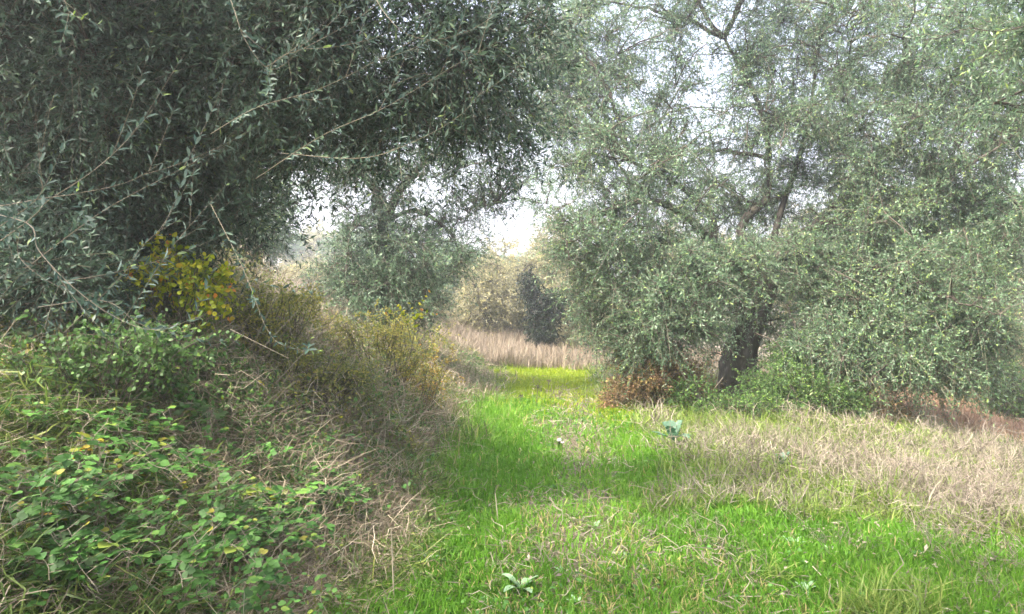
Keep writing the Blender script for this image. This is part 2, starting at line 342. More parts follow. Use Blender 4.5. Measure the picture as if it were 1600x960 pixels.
k = ~grn & ~rus; k1 = k & (r.random(len(x)) < .3); k2 = k & ~k1 & (r.random(len(x)) < .7)
o = mesh('dry_grass', [blades(r, x[k1], y[k1], hh[k1]*1.2, ww[k1]*.8, lean[k1]*.7, vv[k1], zz[k1], .8),
     tangle(r, x[k2], y[k2], H(x[k2], y[k2])+r.random(k2.sum())**1.3*.30*fbm(x[k2]*1.7, y[k2]*1.7, 57), r.uniform(.08, .30, k2.sum()), ww[k2]*.8, vv[k2], .7)], M['straw_grey']); tag(o, 'pale grey straw tangle right of the track', kind='stuff')
k = grn & ~rus; o = mesh('verge_grass', [blades(r, x[k], y[k], hh[k]*.9, ww[k]*1.2, lean[k]*.8, np.clip(vv[k]*.9+.15, 0, 1), H(x[k], y[k]), .5)], M['vergegrass']); tag(o, 'green grass between the straw on the right verge', kind='stuff')
x, y = r.uniform(4.8, 26, 120000), r.uniform(8, 30, 120000); keep = r.random(len(x)) < russet_w(x, y)*1.0; x, y = x[keep], y[keep]
k = len(x); o = mesh('russet_grass', [blades(r, x, y, r.uniform(.15, .4, k), .016*r.uniform(.6, 1.4, k), np.abs(r.normal(.6, .4, k)), np.clip(r.normal(.5, .22, k), 0, 1), None, .3)], M['russet']); tag(o, 'russet orange grass of the lower field', kind='stuff')

# tall brown grass beyond the track
N = 170000; x = r.uniform(-14, 9, N); y = 16.4 + 16*r.random(N)**1.4
edge = 16.6 + .25*np.sin(x*2)-.12*(x-1)
keep = (y > edge) & (r.random(N) < ss(9, 4, x)*(.35+.9*ss(.35, .6, fbm(x*.9, y*.5, 63)))) ; x, y = x[keep], y[keep]; k = len(x)
hh = (.22+.40*ss(2.5, -3, x)+.45*(fbm(x*.8, y*.8, 61)-.3))*r.uniform(.6, 1.2, k)
o = mesh('tall_brown_grass', [blades(r, x, y, hh, .014*r.uniform(.6, 1.5, k), np.abs(r.normal(.3, .25, k)), np.clip(r.normal(.5, .22, k), 0, 1), None, .15)], M['brown']); tag(o, 'tall pinkish brown dry grass beyond the end of the track', kind='stuff')
# pink-brown dry stems on the bank crest
N = 26000; y = r.uniform(6.5, 17, N); x = xc(y)-1.5-r.random(N)**.8*4.8; k = N
keep = r.random(N) < ss(.40, .58, fbm(x*.7, y*.7, 66)); x, y = x[keep], y[keep]; k = len(x)
o = mesh('tall_brown_grass', [blades(r, x, y, r.uniform(.35, .75, k), .007*r.uniform(.6, 1.4, k), np.abs(r.normal(.35, .3, k)), np.clip(r.normal(.55, .22, k), 0, 1), None, .3)], M['brown']); tag(o, 'thin brown seed stems on the crest of the left bank', kind='stuff')

# dry thatch in the worn patches of the track
x, y = sample(r, 34000, 2.2, 15, 1.5, left=.3, right=.7, pad=.6); d = x-xc(y)
keep = (np.abs(d-.3) < 1.3) & (r.random(len(x)) < .05+.8*ss(3.2, 4.8, y)*ss(.44, .62, fbm(x*1.1+3, y*.55, 21))*ss(-.6, -.1, d)); x, y = x[keep], y[keep]; k = len(x)
o = mesh('dry_grass', [tangle(r, x, y, H(x, y)+.005+.05*r.random(k), r.uniform(.05, .2, k), .003*(1+.18*y), np.clip(r.normal(.5, .25, k), 0, 1), .3)], M['straw_grey']); tag(o, 'dry thatch lying in the worn patches of the track', kind='stuff')

# small round-leaved ground cover
x, y = sample(r, 60000, 1.4, 12, 1.5, left=.78, right=.7); d = x-xc(y)
keep = (r.random(len(x)) < np.where(d < -1.0, .75*ss(.40, .60, fbm(x*1.5, y*1.5, 77)), .22*ss(.45, .6, fbm(x*1.3, y*1.3, 78)))) & (d < 3.5)
x, y, d = x[keep], y[keep], d[keep]; k = len(x)
zz = H(x, y) + np.where(d < -1, r.random(k)**1.3*.30, r.random(k)*.05)+.01
dr = rand_dir(r, k); dr[:, 2] *= .35; nn = rand_dir(r, k)*.45 + [0, -.25, 1]
o = mesh('ground_cover', [leafpart(T_OVA, np.stack([x, y, zz], -1), dr, nn, r.uniform(.014, .034, k)*(1+.05*y), r.uniform(.012, .026, k)*(1+.05*y), np.clip(r.normal(.5, .25, k), 0, .95))], M['bramble']); tag(o, 'small round green leaves of the ground cover', kind='stuff')

# fine leafy undergrowth that covers the bank
x, y = sample(r, 620000, 3.0, 17, 1.0, left=.78, right=.2); d = x-xc(y)
keep = (d < -1.15+.9*(fbm(x*1.2, y*1.2, 8)-.5)) & (r.random(len(x)) < .25+.9*ss(.34, .56, fbm(x*1.4, y*1.2, 91))); x, y, d = x[keep], y[keep], d[keep]; k = len(x)
top = (.10+.62*fbm(x*1.3, y*1.1, 92)**1.2)*ss(-.95, -1.7, d)*(.45+1.0*ss(3.8, 6, y)*ss(12, 9, y)+.4*ss(8, 11, y))
zz = H(x, y)+top*r.random(k)**.6+.02; dr = rand_dir(r, k); nn = rand_dir(r, k)*.8+[0, -.2, 1]
sz = (.55+.9*r.random(k))*(1+.06*y)*(.7+.9*fbm(x*2.3, y*2.3, 94)); vv = np.clip(1.5*fbm(x*1.7, y*1.7, 93)-.35+r.normal(0, .2, k), 0, 1)
k1 = r.random(k) < ss(.62, .40, fbm(x*.6, y*.6, 95)); pos = np.stack([x, y, zz], -1)
for sel, mt, lb in ((k1 & (np.arange(k) % 60 > 0), 'green', 'fine green leaves of the tangled undergrowth on the bank'), (~k1, 'olive_green', 'olive yellow leaves of the tangled undergrowth on the bank'), (k1 & (np.arange(k) % 60 == 0), 'yellow', 'scattered bright yellow leaves in the undergrowth on the bank')):
    o = mesh('undergrowth', [leafpart(T_DIA, pos[sel], dr[sel], nn[sel], .022*sz[sel], .0125*sz[sel], vv[sel])], M[mt]); tag(o, lb, kind='stuff')
q_ = r.random(k) < .30; xs, ys = x[q_], y[q_]
o = mesh('dry_grass', [tangle(r, xs, ys, zz[q_], r.uniform(.10, .34, q_.sum()), .0032*(1+.15*ys), np.clip(r.normal(.5, .25, q_.sum()), 0, 1), 1.2)], M['straw']); tag(o, 'dry stems threading through the undergrowth on the bank', kind='stuff')

# fallen leaves and bits of twig
x, y = sample(r, 24000, 1.5, 14, 1.5); q_ = (np.abs(x-xc(y)-.1) > 1.5) | (r.random(len(x)) < .12); x, y = x[q_], y[q_]; k = len(x); zz = H(x, y)+.015+.05*r.random(k)
dr = rand_dir(r, k); dr[:, 2] *= .25; nn = rand_dir(r, k)*.5+[0, 0, 1]
o = mesh('fallen_leaves', [leafpart(T_DIA, np.stack([x, y, zz], -1), dr, nn, r.uniform(.03, .07, k), r.uniform(.006, .02, k)*(1+.05*y), r.random(k))], M['straw_grey']); tag(o, 'fallen leaves and chaff on the ground', kind='stuff')

# ------------------------------------------------------------------ woody plants
def make_tree(name, base, label, cat, trunk=None, limbs=(), clumps=(), tw=24, lv=18, leaf=.055, width=.014, twl=(.25, .62),
              mat='olive', seed=0, tpl=T_DIA, droop=.35, r_trunk=.3, r_limb=.13, flare=.5, group=None, bark='bark', br=(.022, .007), leafname='crown', bright=.0, tipv=.9, spread=.30, even=False):
    r = np.random.default_rng(seed)
    base = np.array(base, float); root = empty(name, base, label, cat, group)
    nodes = []
    if trunk is not None:
        part, c = bark_tube(trunk, r_trunk, r_trunk*.55, seed=seed, flare=flare, n=34, sides=20); nodes.append(c[len(c)//2:])
        smooth(mesh('trunk', [part], M[bark], root, base))
    for i, (pts, ra, rb) in enumerate(limbs):
        part, c = bark_tube(pts, ra, rb, seed=seed+i+1, n=24, sides=12, gnarl=.16); nodes.append(c[5:])
        smooth(mesh('limb', [part], M[bark], root, base))
    nodes = np.concatenate(nodes) if nodes else base[None]
    cl, cen, rr_ = [], [], []
    for (c, rad, n) in clumps:
        if even:
            n = max(2, int(n*2)); u = rand_dir(r, n)*(r.random((n, 1))**.40)*1.12
            cl.append(np.array(c)+u*np.array(rad)*(1+.18*r.normal(size=(n, 1)))); cen.append(np.repeat(np.array(c, float)[None], n, 0)); continue
        n = max(2, int(n*2)); m_ = max(3, int(n/7)); rad = np.array(rad)
        sc = np.array(c)+rand_dir(r, m_)*(r.random((m_, 1))**.5)*1.0*rad; w_ = r.random(m_)**1.5+.15; w_ /= w_.sum()
        j = r.choice(m_, n, p=w_); sr = .30+.35*r.random(m_)
        cl.append(sc[j]+r.normal(0, .72, (n, 3))*rad*sr[j][:, None]); cen.append(.5*sc[j]+.5*np.array(c))
    cl = np.concatenate(cl); cen = np.concatenate(cen); n = len(cl)
    def bez(cl_, nodes_, wob):
        dd = np.linalg.norm(cl_[:, None]-nodes_[None], axis=2)+.6*np.maximum(0, nodes_[None, :, 2]-cl_[:, None, 2]); a0 = nodes_[dd.argmin(1)]
        l0 = np.linalg.norm(cl_-a0, axis=1, keepdims=True); cc = (a0+cl_)/2+rand_dir(r, len(cl_))*l0*wob+np.array([0, 0, 1])*l0*.12
        t = np.linspace(0, 1, 12)[None, :, None]; q = (1-t)**2*a0[:, None]+2*t*(1-t)*cc[:, None]+t*t*cl_[:, None]
        q[:, 1:-1] += r.normal(0, .02, q[:, 1:-1].shape)*np.minimum(l0, 1.5)[:, None]
        return q, l0
    sub = None
    if n > 120:                                 # boughs first, so that the finer branches stay short
        for share, rad_ in ((40, .030), (12, .016)):
            pick = r.choice(n, max(4, n//share), replace=False); q, l0 = bez(cl[pick], nodes, .2)
            V_, F_ = tubes(q, rad_*np.clip(l0/1.2, .45, 1.3)*(1-.75*np.linspace(0, 1, 12)[None]), 6)
            sub = (sub or []) + [(V_, F_, .08, 0)]; nodes = np.concatenate([nodes, q[:, 3:].reshape(-1, 3)])
    dd = np.linalg.norm(cl[:, None]-nodes[None], axis=2)+.6*np.maximum(0, nodes[None, :, 2]-cl[:, None, 2]); s0 = nodes[dd.argmin(1)]
    L0 = np.linalg.norm(cl-s0, axis=1, keepdims=True)
    ctrl = (s0+cl)/2 + rand_dir(r, n)*L0*.12 + np.array([0, 0, 1])*L0*.12
    t = np.linspace(0, 1, 8)[None, :, None]
    bz = (1-t)**2*s0[:, None]+2*t*(1-t)*ctrl[:, None]+t*t*cl[:, None]
    bz[:, 1:-1] += r.normal(0, .018, bz[:, 1:-1].shape)*np.minimum(L0, 1.5)[:, None]
    rd = (br[0]*np.clip(L0/1.5, .4, 1.4))*(1-t[..., 0]) + br[1]*t[..., 0]
    V1, F1 = tubes(bz, rd, 5)
    # twigs
    tw = max(4, int(tw*.52))
    q = np.repeat(np.arange(n), tw); tt = np.clip(1-np.abs(r.normal(0, spread, len(q))), .2, 1)[:, None]
    ts = (1-tt)**2*s0[q]+2*tt*(1-tt)*ctrl[q]+tt**2*cl[q]
    out = norm(cl[q]-cen[q])
    dr = norm(out*.45 + rand_dir(r, len(q)) + np.array([0, 0, .15]))
    tl = r.uniform(*twl, len(q))[:, None]
    s = np.array([0, .35, .7, 1.])
    tp = ts[:, None] + dr[:, None]*(s[None, :, None]*tl[:, None]) + np.array([0, 0, -1.])*(s[None, :, None]**2*tl[:, None]*droop*r.uniform(.2, 1.5, (len(q), 1, 1)))
    V2, F2 = tubes(tp, np.broadcast_to((br[1]*np.array([.5, .4, .3, .16]))[None], (len(q), 4)), 3)
    mesh('branches', (sub or []) + [(V1, F1, .15, 0), (V2, F2, np.repeat(r.random(len(q))*.8, 12), 0)], M['twig'], root, base)
    # leaves
    u = np.linspace(.12, 1, lv); Q = np.repeat(np.arange(len(q)), lv); U = np.tile(u, len(q))*r.uniform(.9, 1.05, len(Q))
    k = np.clip(U, 0, .999)*3; i0 = k.astype(int); f = (k-i0)[:, None]
    # piecewise on s nodes (approximately even)
    p = tp[Q, i0]*(1-f)+tp[Q, np.minimum(i0+1, 3)]*f; tan = norm(tp[Q, np.minimum(i0+1, 3)]-tp[Q, i0])
    side = norm(np.cross(tan, rand_dir(r, len(Q))))
    ld = norm(tan*r.uniform(.3, 1., (len(Q), 1))+side*.75)
    Ls = leaf*r.uniform(.65, 1.25, len(Q)); Ws = width*r.uniform(.75, 1.25, len(Q))
    tv = np.clip(r.normal(.42, .16, n)[q][Q] + r.normal(0, .24, len(Q)) + bright, 0, 1)
    tip = (U > tipv) & (r.random(len(Q)) < .35); tv[tip] = np.clip(tv[tip]+.35, 0, 1)
    mesh(leafname, [leafpart(tpl, p, ld, norm(rand_dir(r, len(Q))+[0, 0, .7]), Ls, Ws, tv)], M[mat], root, base)
    return root
def shoot(root, pts, r0, leaf, width, seed, step=.03, mat='olive_blue', tpl=T_OLV, base=(0, 0, 0), s_from=.25, name='branch', side_shoots=3):
    """a leafy shoot along a polyline, a part of its tree: cane with a few side shoots > leaves"""
    r = np.random.default_rng(seed); base = np.array(base, float)
    lines = [(catmull(pts, 26), r0)]
    L = np.linalg.norm(np.diff(lines[0][0], axis=0), axis=1).sum()
    for i in range(side_shoots):
        c = lines[0][0]; a = r.integers(6, 23); tan = norm(c[a+1]-c[a]); dv = norm(tan+norm(np.cross(tan, rand_dir(r, 1)[0]))*.8+[0, 0, .35])
        l = L*r.uniform(.10, .28); t = np.linspace(0, 1, 8)[:, None]
        lines.append((c[a]+dv*t*l+np.array([0, 0, 1.])*t*t*l*.2, r0*.5))
    tube_parts, LP, LD, LN, LL, LV = [], [], [], [], [], []
    for j, (c, ra) in enumerate(lines):
        rd = ra*(1-.8*np.linspace(0, 1, len(c)))
        V, f = tubes(c[None], rd[None], 6); tube_parts.append((V, f, .35 if j else .25, 0))
        seg = np.r_[0, np.cumsum(np.linalg.norm(np.diff(c, axis=0), axis=1))]
        s = np.arange(seg[-1]*(s_from if j == 0 else .1), seg[-1], step); s = s+r.normal(0, step*.12, len(s))
        ps = np.stack([np.interp(s, seg, c[:, a]) for a in range(3)], -1)
        tn = norm(np.stack([np.interp(s+.01, seg, c[:, a]) for a in range(3)], -1)-np.stack([np.interp(s-.01, seg, c[:, a]) for a in range(3)], -1))
        for sg in (-1, 1):
            ph = (np.arange(len(s)) % 2)*1.57+r.normal(0, .35, len(s))
            a1 = norm(np.cross(tn, [0, 0.3, 1.])); a2 = np.cross(tn, a1)
            sd = (a1*np.cos(ph)[:, None]+a2*np.sin(ph)[:, None])*sg
            keep = r.random(len(s)) < .82
            LP.append(ps[keep]); LD.append(norm(tn*.75+sd*r.uniform(.5, 1.1, (len(s), 1)))[keep]); LN.append(norm(tn*.6-sd*.5+np.array([0, 0, .6]))[keep])
            LL.append((leaf*r.uniform(.7, 1.2, len(s))*(1-.45*(s/seg[-1])**3))[keep])
            LV.append(np.clip(r.normal(.5, .2, len(s))+.5*(s/seg[-1] > .93), 0, 1)[keep])
    b = mesh(name, tube_parts, M['twig' if mat == 'yellow' or name == 'spray' else 'cane'], root, base)
    LL = np.concatenate(LL)
    lf = mesh('leaves', [leafpart(tpl, np.concatenate(LP), np.concatenate(LD), np.concatenate(LN), LL, LL*width/leaf, np.concatenate(LV))], M[mat], b, base)
    return b
def g3(x, y, dz=0): return np.array([x, y, float(H(x, y))+dz])
def px_r(p, Y): return p/F*Y

# --- the big olive on the right
Yr = 12.0; b = g3((1150-800)/F*Yr, Yr, -.05)
tr = [b, P(1155, 560, Yr), P(1172, 500, Yr), P(1196, 440, Yr-.05), P(1205, 395, Yr)]
J = P(1203, 402, Yr); K = P(1180, 470, Yr)
limbs = [([K, P(1155, 420, 11.8), P(1118, 385, 11.7), P(1112, 340, 11.6), P(1060, 290, 11.4), P(980, 250, 11.2)], .085, .02),
         ([P(1118, 390, 11.7), P(1080, 345, 11.3), P(1020, 315, 11), P(940, 330, 10.8)], .07, .02),
         ([J, P(1160, 375, 12.1), P(1165, 340, 12.2), P(1200, 300, 12.3), P(1190, 180, 12.3), P(1130, 60, 12.4)], .085, .02),
         ([J, P(1230, 378, 12.1), P(1270, 355, 12.1), P(1305, 318, 12), P(1390, 230, 11.8), P(1480, 120, 11.4)], .085, .02),
         ([P(1270, 352, 12.1), P(1340, 335, 11.6), P(1440, 300, 11), P(1560, 230, 10.4)], .055, .015),
         ([J, P(1240, 400, 11.6), P(1330, 400, 11), P(1420, 450, 10.4)], .09, .02),
         ([J, P(1220, 330, 12.4), P(1260, 200, 12.6), P(1280, 60, 12.6)], .06, .018),
         ([K, P(1130, 470, 11.5), P(1090, 440, 11), P(1040, 480, 10.6)], .07, .02)]
def CP(px, py, Y, rpx, rpy, n, ry=None):
    return (P(px, py, Y), (px_r(rpx, Y), px_r((rpx+rpy)/2, Y) if ry is None else ry, px_r(rpy, Y)), n)
right_clumps = [
    CP(960, 215, 11.4, 110, 75, 26), CP(900, 90, 11.6, 90, 90, 18), CP(1020, 40, 12, 130, 80, 24), CP(1150, 20, 12.3, 130, 90, 24),
    CP(1110, 165, 12, 140, 70, 24), CP(1290, 80, 12.4, 150, 100, 46), CP(1450, 70, 11.5, 150, 110, 52), CP(1590, 110, 11, 110, 120, 44),
    CP(1380, 185, 11.5, 150, 50, 32), CP(1240, 205, 12.3, 120, 55, 26), CP(1520, 210, 11, 110, 45, 22), CP(1250, 30, 13, 400, 200, 70),
    CP(850, 40, 12, 80, 70, 14), CP(860, 160, 11.9, 60, 70, 14), CP(1250, 265, 12.8, 340, 40, 34), CP(1000, 300, 11.2, 130, 60, 34), CP(930, 390, 11, 70, 70, 28),
    CP(1150, 330, 13.3, 160, 60, 16), CP(1330, 330, 13, 140, 60, 24), CP(1420, 320, 11.4, 120, 50, 36), CP(1530, 340, 11, 100, 70, 42), CP(1330, 400, 12.9, 150, 60, 34),
    CP(1060, 430, 10.8, 75, 50, 36), CP(1050, 500, 10.6, 80, 55, 34), CP(960, 480, 11.2, 65, 65, 20), CP(1200, 500, 13, 120, 70, 22), CP(1320, 460, 11.3, 70, 60, 34),
    CP(1420, 450, 10.8, 140, 80, 76), CP(1350, 540, 10.6, 120, 60, 56), CP(1460, 550, 10.4, 110, 65, 56), CP(1290, 560, 11.0, 40, 40, 12), CP(1500, 470, 10.8, 70, 100, 34),
    CP(1130, 400, 11.3, 40, 30, 7), CP(1185, 440, 11.0, 45, 45, 14), CP(1270, 400, 11.2, 60, 30, 12), CP(1030, 380, 11.2, 80, 50, 14), CP(930, 60, 11.8, 90, 80, 16), CP(890, 170, 12, 60, 80, 12), CP(1000, 560, 10.9, 50, 25, 8), CP(1400, 265, 11.8, 160, 40, 26), CP(1250, 330, 12.8, 150, 60, 16),
    CP(1300, -120, 12, 300, 110, 50), CP(1000, -110, 12, 200, 90, 18)]
rt = make_tree('olive_tree', b, 'large old olive right of the track with a leaning dark trunk and drooping crown', 'tree', tr, limbs, right_clumps,
               tw=28, lv=19, leaf=.052, width=.0150, seed=5, flare=.2, r_trunk=.27, even=True, spread=.42, mat='olive', bright=.06)
# loose forward sprays of the right olive
for i, (a, z_) in enumerate([((1380, 330), (1470, 560)), ((1300, 420), (1420, 610)), ((1430, 430), (1540, 590)), ((1180, 520), (1230, 660)), ((1000, 330), (905, 480)), ((1080, 400), (1000, 520))]):
    p0 = P(*a, 10.6); p1 = P(*z_, 10.1); m = (p0+p1)/2+np.array([.12, -.1, .35])
    shoot(rt, [p0, m, p1], .010, .06, .016, 300+i, step=.022, mat='olive', base=b, name='spray', tpl=T_DIA, side_shoots=7)

# --- olive whose trunk stands outside the right edge; its branches hang into the upper right corner
b = g3(6.9, 5.6, -.05)
make_tree('olive_tree', b, 'nearer olive reaching into the upper right corner from a trunk outside the frame', 'tree', [b, b+[-.1, 0, 1], b+[-.3, .1, 2.1]],
          [([b+[-.3, .1, 2.0], b+[-1.0, 0, 3.4], b+[-1.7, -.2, 4.6], b+[-2.5, -.2, 5.2]], .06, .012), ([b+[-.3, .1, 2.0], b+[.4, .8, 3.2], b+[.3, 1.5, 4.2]], .09, .02), ([b+[-.3, .1, 2.0], b+[-.2, -.9, 3.2], b+[-.6, -2, 4]], .09, .02)],
          [CP(1590, 20, 6.2, 70, 50, 7), CP(1500, -60, 6.2, 110, 50, 8), CP(1400, -120, 6.2, 120, 50, 8)] +
          [(b+np.array(q), (1.1, 1.1, .8), 30) for q in ((-1, 0, 3.6), (.6, .6, 3.4), (-.6, -1.5, 3.7), (.4, 1.6, 3.9), (-.3, 0, 4.8), (1.2, -1, 3.2), (-2, 1, 4.4), (-2.2, -.8, 4.6), (-2.6, -2.2, 4.9), (-2.0, -3.2, 4.5), (-.8, -3.6, 3.9))],  # the last crown clumps are added out of view to cast shade
          tw=24, lv=16, leaf=.062, width=.0155, seed=13, r_trunk=.22, flare=.2, bright=.15, br=(.008, .003))

# --- unseen olive added behind the camera so that its crown shades the near track
b = g3(-2.6, -2.2, -.05)
make_tree('olive_tree', b, 'tall olive behind the camera, its high crown shading the near end of the track', 'tree', [b, b+[.1, .1, 1.2], b+[.2, .3, 2.4]],
          [([b+[.2, .3, 2.3], b+[.9, 1.4, 3.9], b+[2.0, 3.0, 4.9], b+[3.6, 4.6, 5.2]], .10, .02), ([b+[.2, .3, 2.3], b+[-.3, 1.6, 3.9], b+[-.6, 3.2, 4.6]], .09, .02), ([b+[.2, .3, 2.3], b+[1.6, .4, 4.0], b+[3.6, .8, 5.0]], .09, .02)],
          [((x_, y_, z_), (1.15, 1.1, .55), n_) for x_, y_, z_, n_ in ((-1.2, 1.8, 5.0, 30), (.4, 1.9, 5.2, 30), (-2.9, 1.4, 4.9, 26), (1.9, 2.2, 5.4, 26), (-.4, .2, 5.0, 22), (-3.6, 0, 4.7, 22), (1.4, .4, 5.4, 20), (-2.2, -1.6, 5.2, 20), (-4.6, 1.5, 4.6, 20), (3.2, 2.6, 5.7, 16))],
          tw=26, lv=16, leaf=.06, width=.018, seed=15, r_trunk=.22, flare=.2, even=True)

# --- near olive overhanging from the left
b = g3(-4.1, 5.6, -.05); Yl = 5.2
tr = [b, P(-90, 460, 5.7), P(-60, 380, 5.8), P(-20, 300, 6.0)]
J = P(-30, 320, 5.95)
limbs = [([J, P(60, 200, 6.3), P(160, 150, 6.4), P(300, 160, 6.5), P(420, 130, 6.3)], .09, .02),
         ([J, P(30, 180, 6.2), P(60, 60, 6.0), P(150, -80, 5.8)], .09, .03),
         ([P(160, 150, 6.4), P(230, 130, 6.1), P(360, 40, 5.8), P(520, -20, 5.4), P(700, -40, 5.2)], .05, .012),
         ([P(300, 160, 6.5), P(400, 180, 6.2), P(520, 170, 5.8)], .03, .01),
         ([J, P(60, 330, 6.2), P(160, 360, 6.2), P(260, 370, 6.2)], .04, .01)]
left_clumps = [
    CP(60, 60, 5.4, 180, 140, 120), CP(230, 50, 5.6, 130, 110, 74), CP(380, 40, 5.4, 120, 80, 44), CP(60, 230, 5.9, 130, 100, 66), CP(230, 210, 6.4, 130, 80, 66),
    CP(520, 60, 5.2, 90, 90, 22), CP(640, 30, 5.0, 90, 60, 11), CP(720, 80, 5.0, 70, 60, 9), CP(800, 30, 5.2, 60, 50, 6), CP(770, 190, 5.6, 60, 60, 6), CP(470, 190, 5.6, 90, 50, 24), CP(600, 170, 5.4, 80, 50, 15), CP(690, 200, 5.5, 60, 40, 6),
    CP(330, 300, 6.6, 90, 70, 40), CP(160, 340, 6.0, 120, 60, 48), CP(80, 420, 5.2, 110, 50, 34), CP(20, 330, 5.2, 60, 100, 30), CP(230, 410, 6.2, 70, 35, 15),
    CP(200, -150, 5.0, 350, 100, 80), CP(620, -90, 5, 160, 60, 12), CP(420, 230, 6.8, 70, 70, 14), CP(150, 120, 6.9, 220, 160, 70)]
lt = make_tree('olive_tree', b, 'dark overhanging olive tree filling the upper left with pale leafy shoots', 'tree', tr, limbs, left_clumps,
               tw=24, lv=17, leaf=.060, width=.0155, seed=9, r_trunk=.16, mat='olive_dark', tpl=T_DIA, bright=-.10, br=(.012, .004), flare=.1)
shoots = [
    ([(-60, 420, 3.6), (45, 345, 2.7), (75, 315, 2.65), (150, 265, 2.6), (215, 200, 2.6), (290, 85, 2.6)], .0042),
    ([(-40, 330, 3.4), (60, 312, 2.7), (120, 303, 2.6), (200, 285, 2.55), (262, 250, 2.5)], .0032),
    ([(-40, 380, 3.2), (58, 312, 2.7), (62, 265, 2.65), (75, 190, 2.6), (90, 138, 2.6)], .0030),
    ([(-30, 330, 3.3), (45, 350, 2.7), (60, 390, 2.6), (110, 445, 2.5), (170, 490, 2.45), (240, 516, 2.4), (320, 492, 2.4)], .0040),
    ([(40, 420, 3.4), (140, 345, 2.9), (200, 308, 2.8), (270, 272, 2.75), (360, 225, 2.7)], .0034),
    ([(100, 520, 3.4), (190, 432, 2.9), (215, 395, 2.8), (245, 365, 2.8), (290, 338, 2.8)], .0028),
    ([(180, 520, 3.6), (260, 400, 3.0), (300, 350, 3.0), (358, 285, 3.0)], .0028),
    ([(-30, 350, 3.4), (30, 340, 3), (28, 395, 2.9), (60, 430, 2.8), (110, 460, 2.8), (140, 500, 2.7)], .0030),
    ([(340, -60, 4), (365, 10, 3), (385, 65, 2.9), (425, 110, 2.9), (470, 75, 2.9), (492, 10, 2.9)], .0036),
    ([(420, 180, 4.2), (425, 105, 3.2), (480, 75, 3.0), (560, 30, 3.0), (640, -30, 3.0)], .0036),
    ([(330, 210, 4.4), (400, 170, 3.6), (500, 140, 3.3), (600, 90, 3.2), (690, 40, 3.2)], .0036),
    ([(400, 280, 4.6), (500, 215, 3.8), (600, 170, 3.5), (700, 110, 3.4), (790, 60, 3.4)], .0036),
    ([(440, 240, 4.6), (560, 248, 4.0), (640, 225, 3.7), (720, 180, 3.6), (770, 120, 3.6)], .0032),
    ([(560, -60, 4), (600, 20, 3.4), (650, 60, 3.3), (720, 55, 3.2), (800, 10, 3.2)], .0032),
    ([(60, 480, 3.6), (160, 470, 3.0), (215, 505, 2.9), (270, 520, 2.8), (330, 505, 2.8)], .0026),
    ([(10, -60, 4), (90, -10, 3.2), (110, 18, 3.1), (130, 34, 3.0)], .0030),
    ([(330, 320, 4.4), (380, 420, 3.8), (420, 520, 3.6), (460, 545, 3.5), (500, 548, 3.4)], .0026)]
for i, (pp, ra) in enumerate(shoots):
    pts = [P(*q) for q in pp]
    shoot(lt, pts, ra*.62, .046, .0135, 500+i, step=.038 if i in (3, 8, 9, 10, 11, 12, 13) else .046, base=b, side_shoots=3 if i > 7 else 2)

# --- second olive behind the bank, left of the gap
b = g3((598-800)/F*12.5, 12.5, -.05); Yb = 12.5
tr = [b, P(600, 430, Yb), P(592, 380, Yb), P(605, 330, Yb)]
J = P(603, 345, Yb)
limbs = [([J, P(590, 300, 12.4), P(540, 250, 12), P(500, 200, 11.6)], .09, .02), ([J, P(630, 290, 12.5), P(680, 240, 12.5), P(740, 190, 12.3)], .08, .02),
         ([J, P(560, 340, 12.2), P(545, 380, 12), P(540, 440, 11.8)], .03, .012), ([J, P(650, 330, 12.6), P(700, 360, 12.6), P(720, 400, 12.6)], .04, .012)]
make_tree('olive_tree', b, 'smaller brownish olive tree behind the left bank, left of the bright gap in the trees', 'tree', tr, limbs,
          [CP(600, 270, 12.4, 100, 50, 22), CP(520, 220, 12, 80, 50, 14), CP(700, 250, 12.5, 90, 60, 16), CP(610, 370, 12.3, 70, 50, 22), CP(680, 380, 12.6, 60, 50, 12), CP(600, 440, 12.2, 70, 40, 20),
           CP(640, 130, 12.5, 130, 80, 24), CP(790, 250, 12.8, 60, 70, 9), CP(760, 130, 12.6, 90, 80, 16), CP(730, 330, 12.8, 50, 40, 8), CP(800, 200, 13, 70, 120, 8), CP(500, 120, 12.5, 120, 80, 16), CP(600, 490, 12.0, 80, 30, 20), CP(560, 400, 12.3, 60, 60, 18), CP(660, 440, 12.3, 60, 50, 20), CP(520, 460, 12.6, 60, 40, 14)],
          tw=22, lv=18, leaf=.06, width=.016, seed=21, r_trunk=.10, bright=-.25, even=True)
# --- denser green grey tree further left
b = g3((385-800)/F*15, 15, -.05)
make_tree('olive_tree', b, 'hazy grey green olive tree behind the bank, partly hidden by the overhanging shoots', 'tree', [b, b+[0, 0, 1], P(390, 400, 15)], [([P(390, 410, 15), P(360, 330, 15), P(330, 250, 15)], .08, .02), ([P(390, 410, 15), P(430, 360, 15), P(450, 300, 15)], .08, .02)],
          [CP(390, 330, 15, 75, 70, 40), CP(320, 300, 15, 90, 80, 36), CP(360, 400, 15, 90, 50, 30), CP(250, 330, 15, 100, 100, 40)],
          tw=20, lv=16, leaf=.075, width=.022, seed=23, r_trunk=.2, bright=.12, even=True)

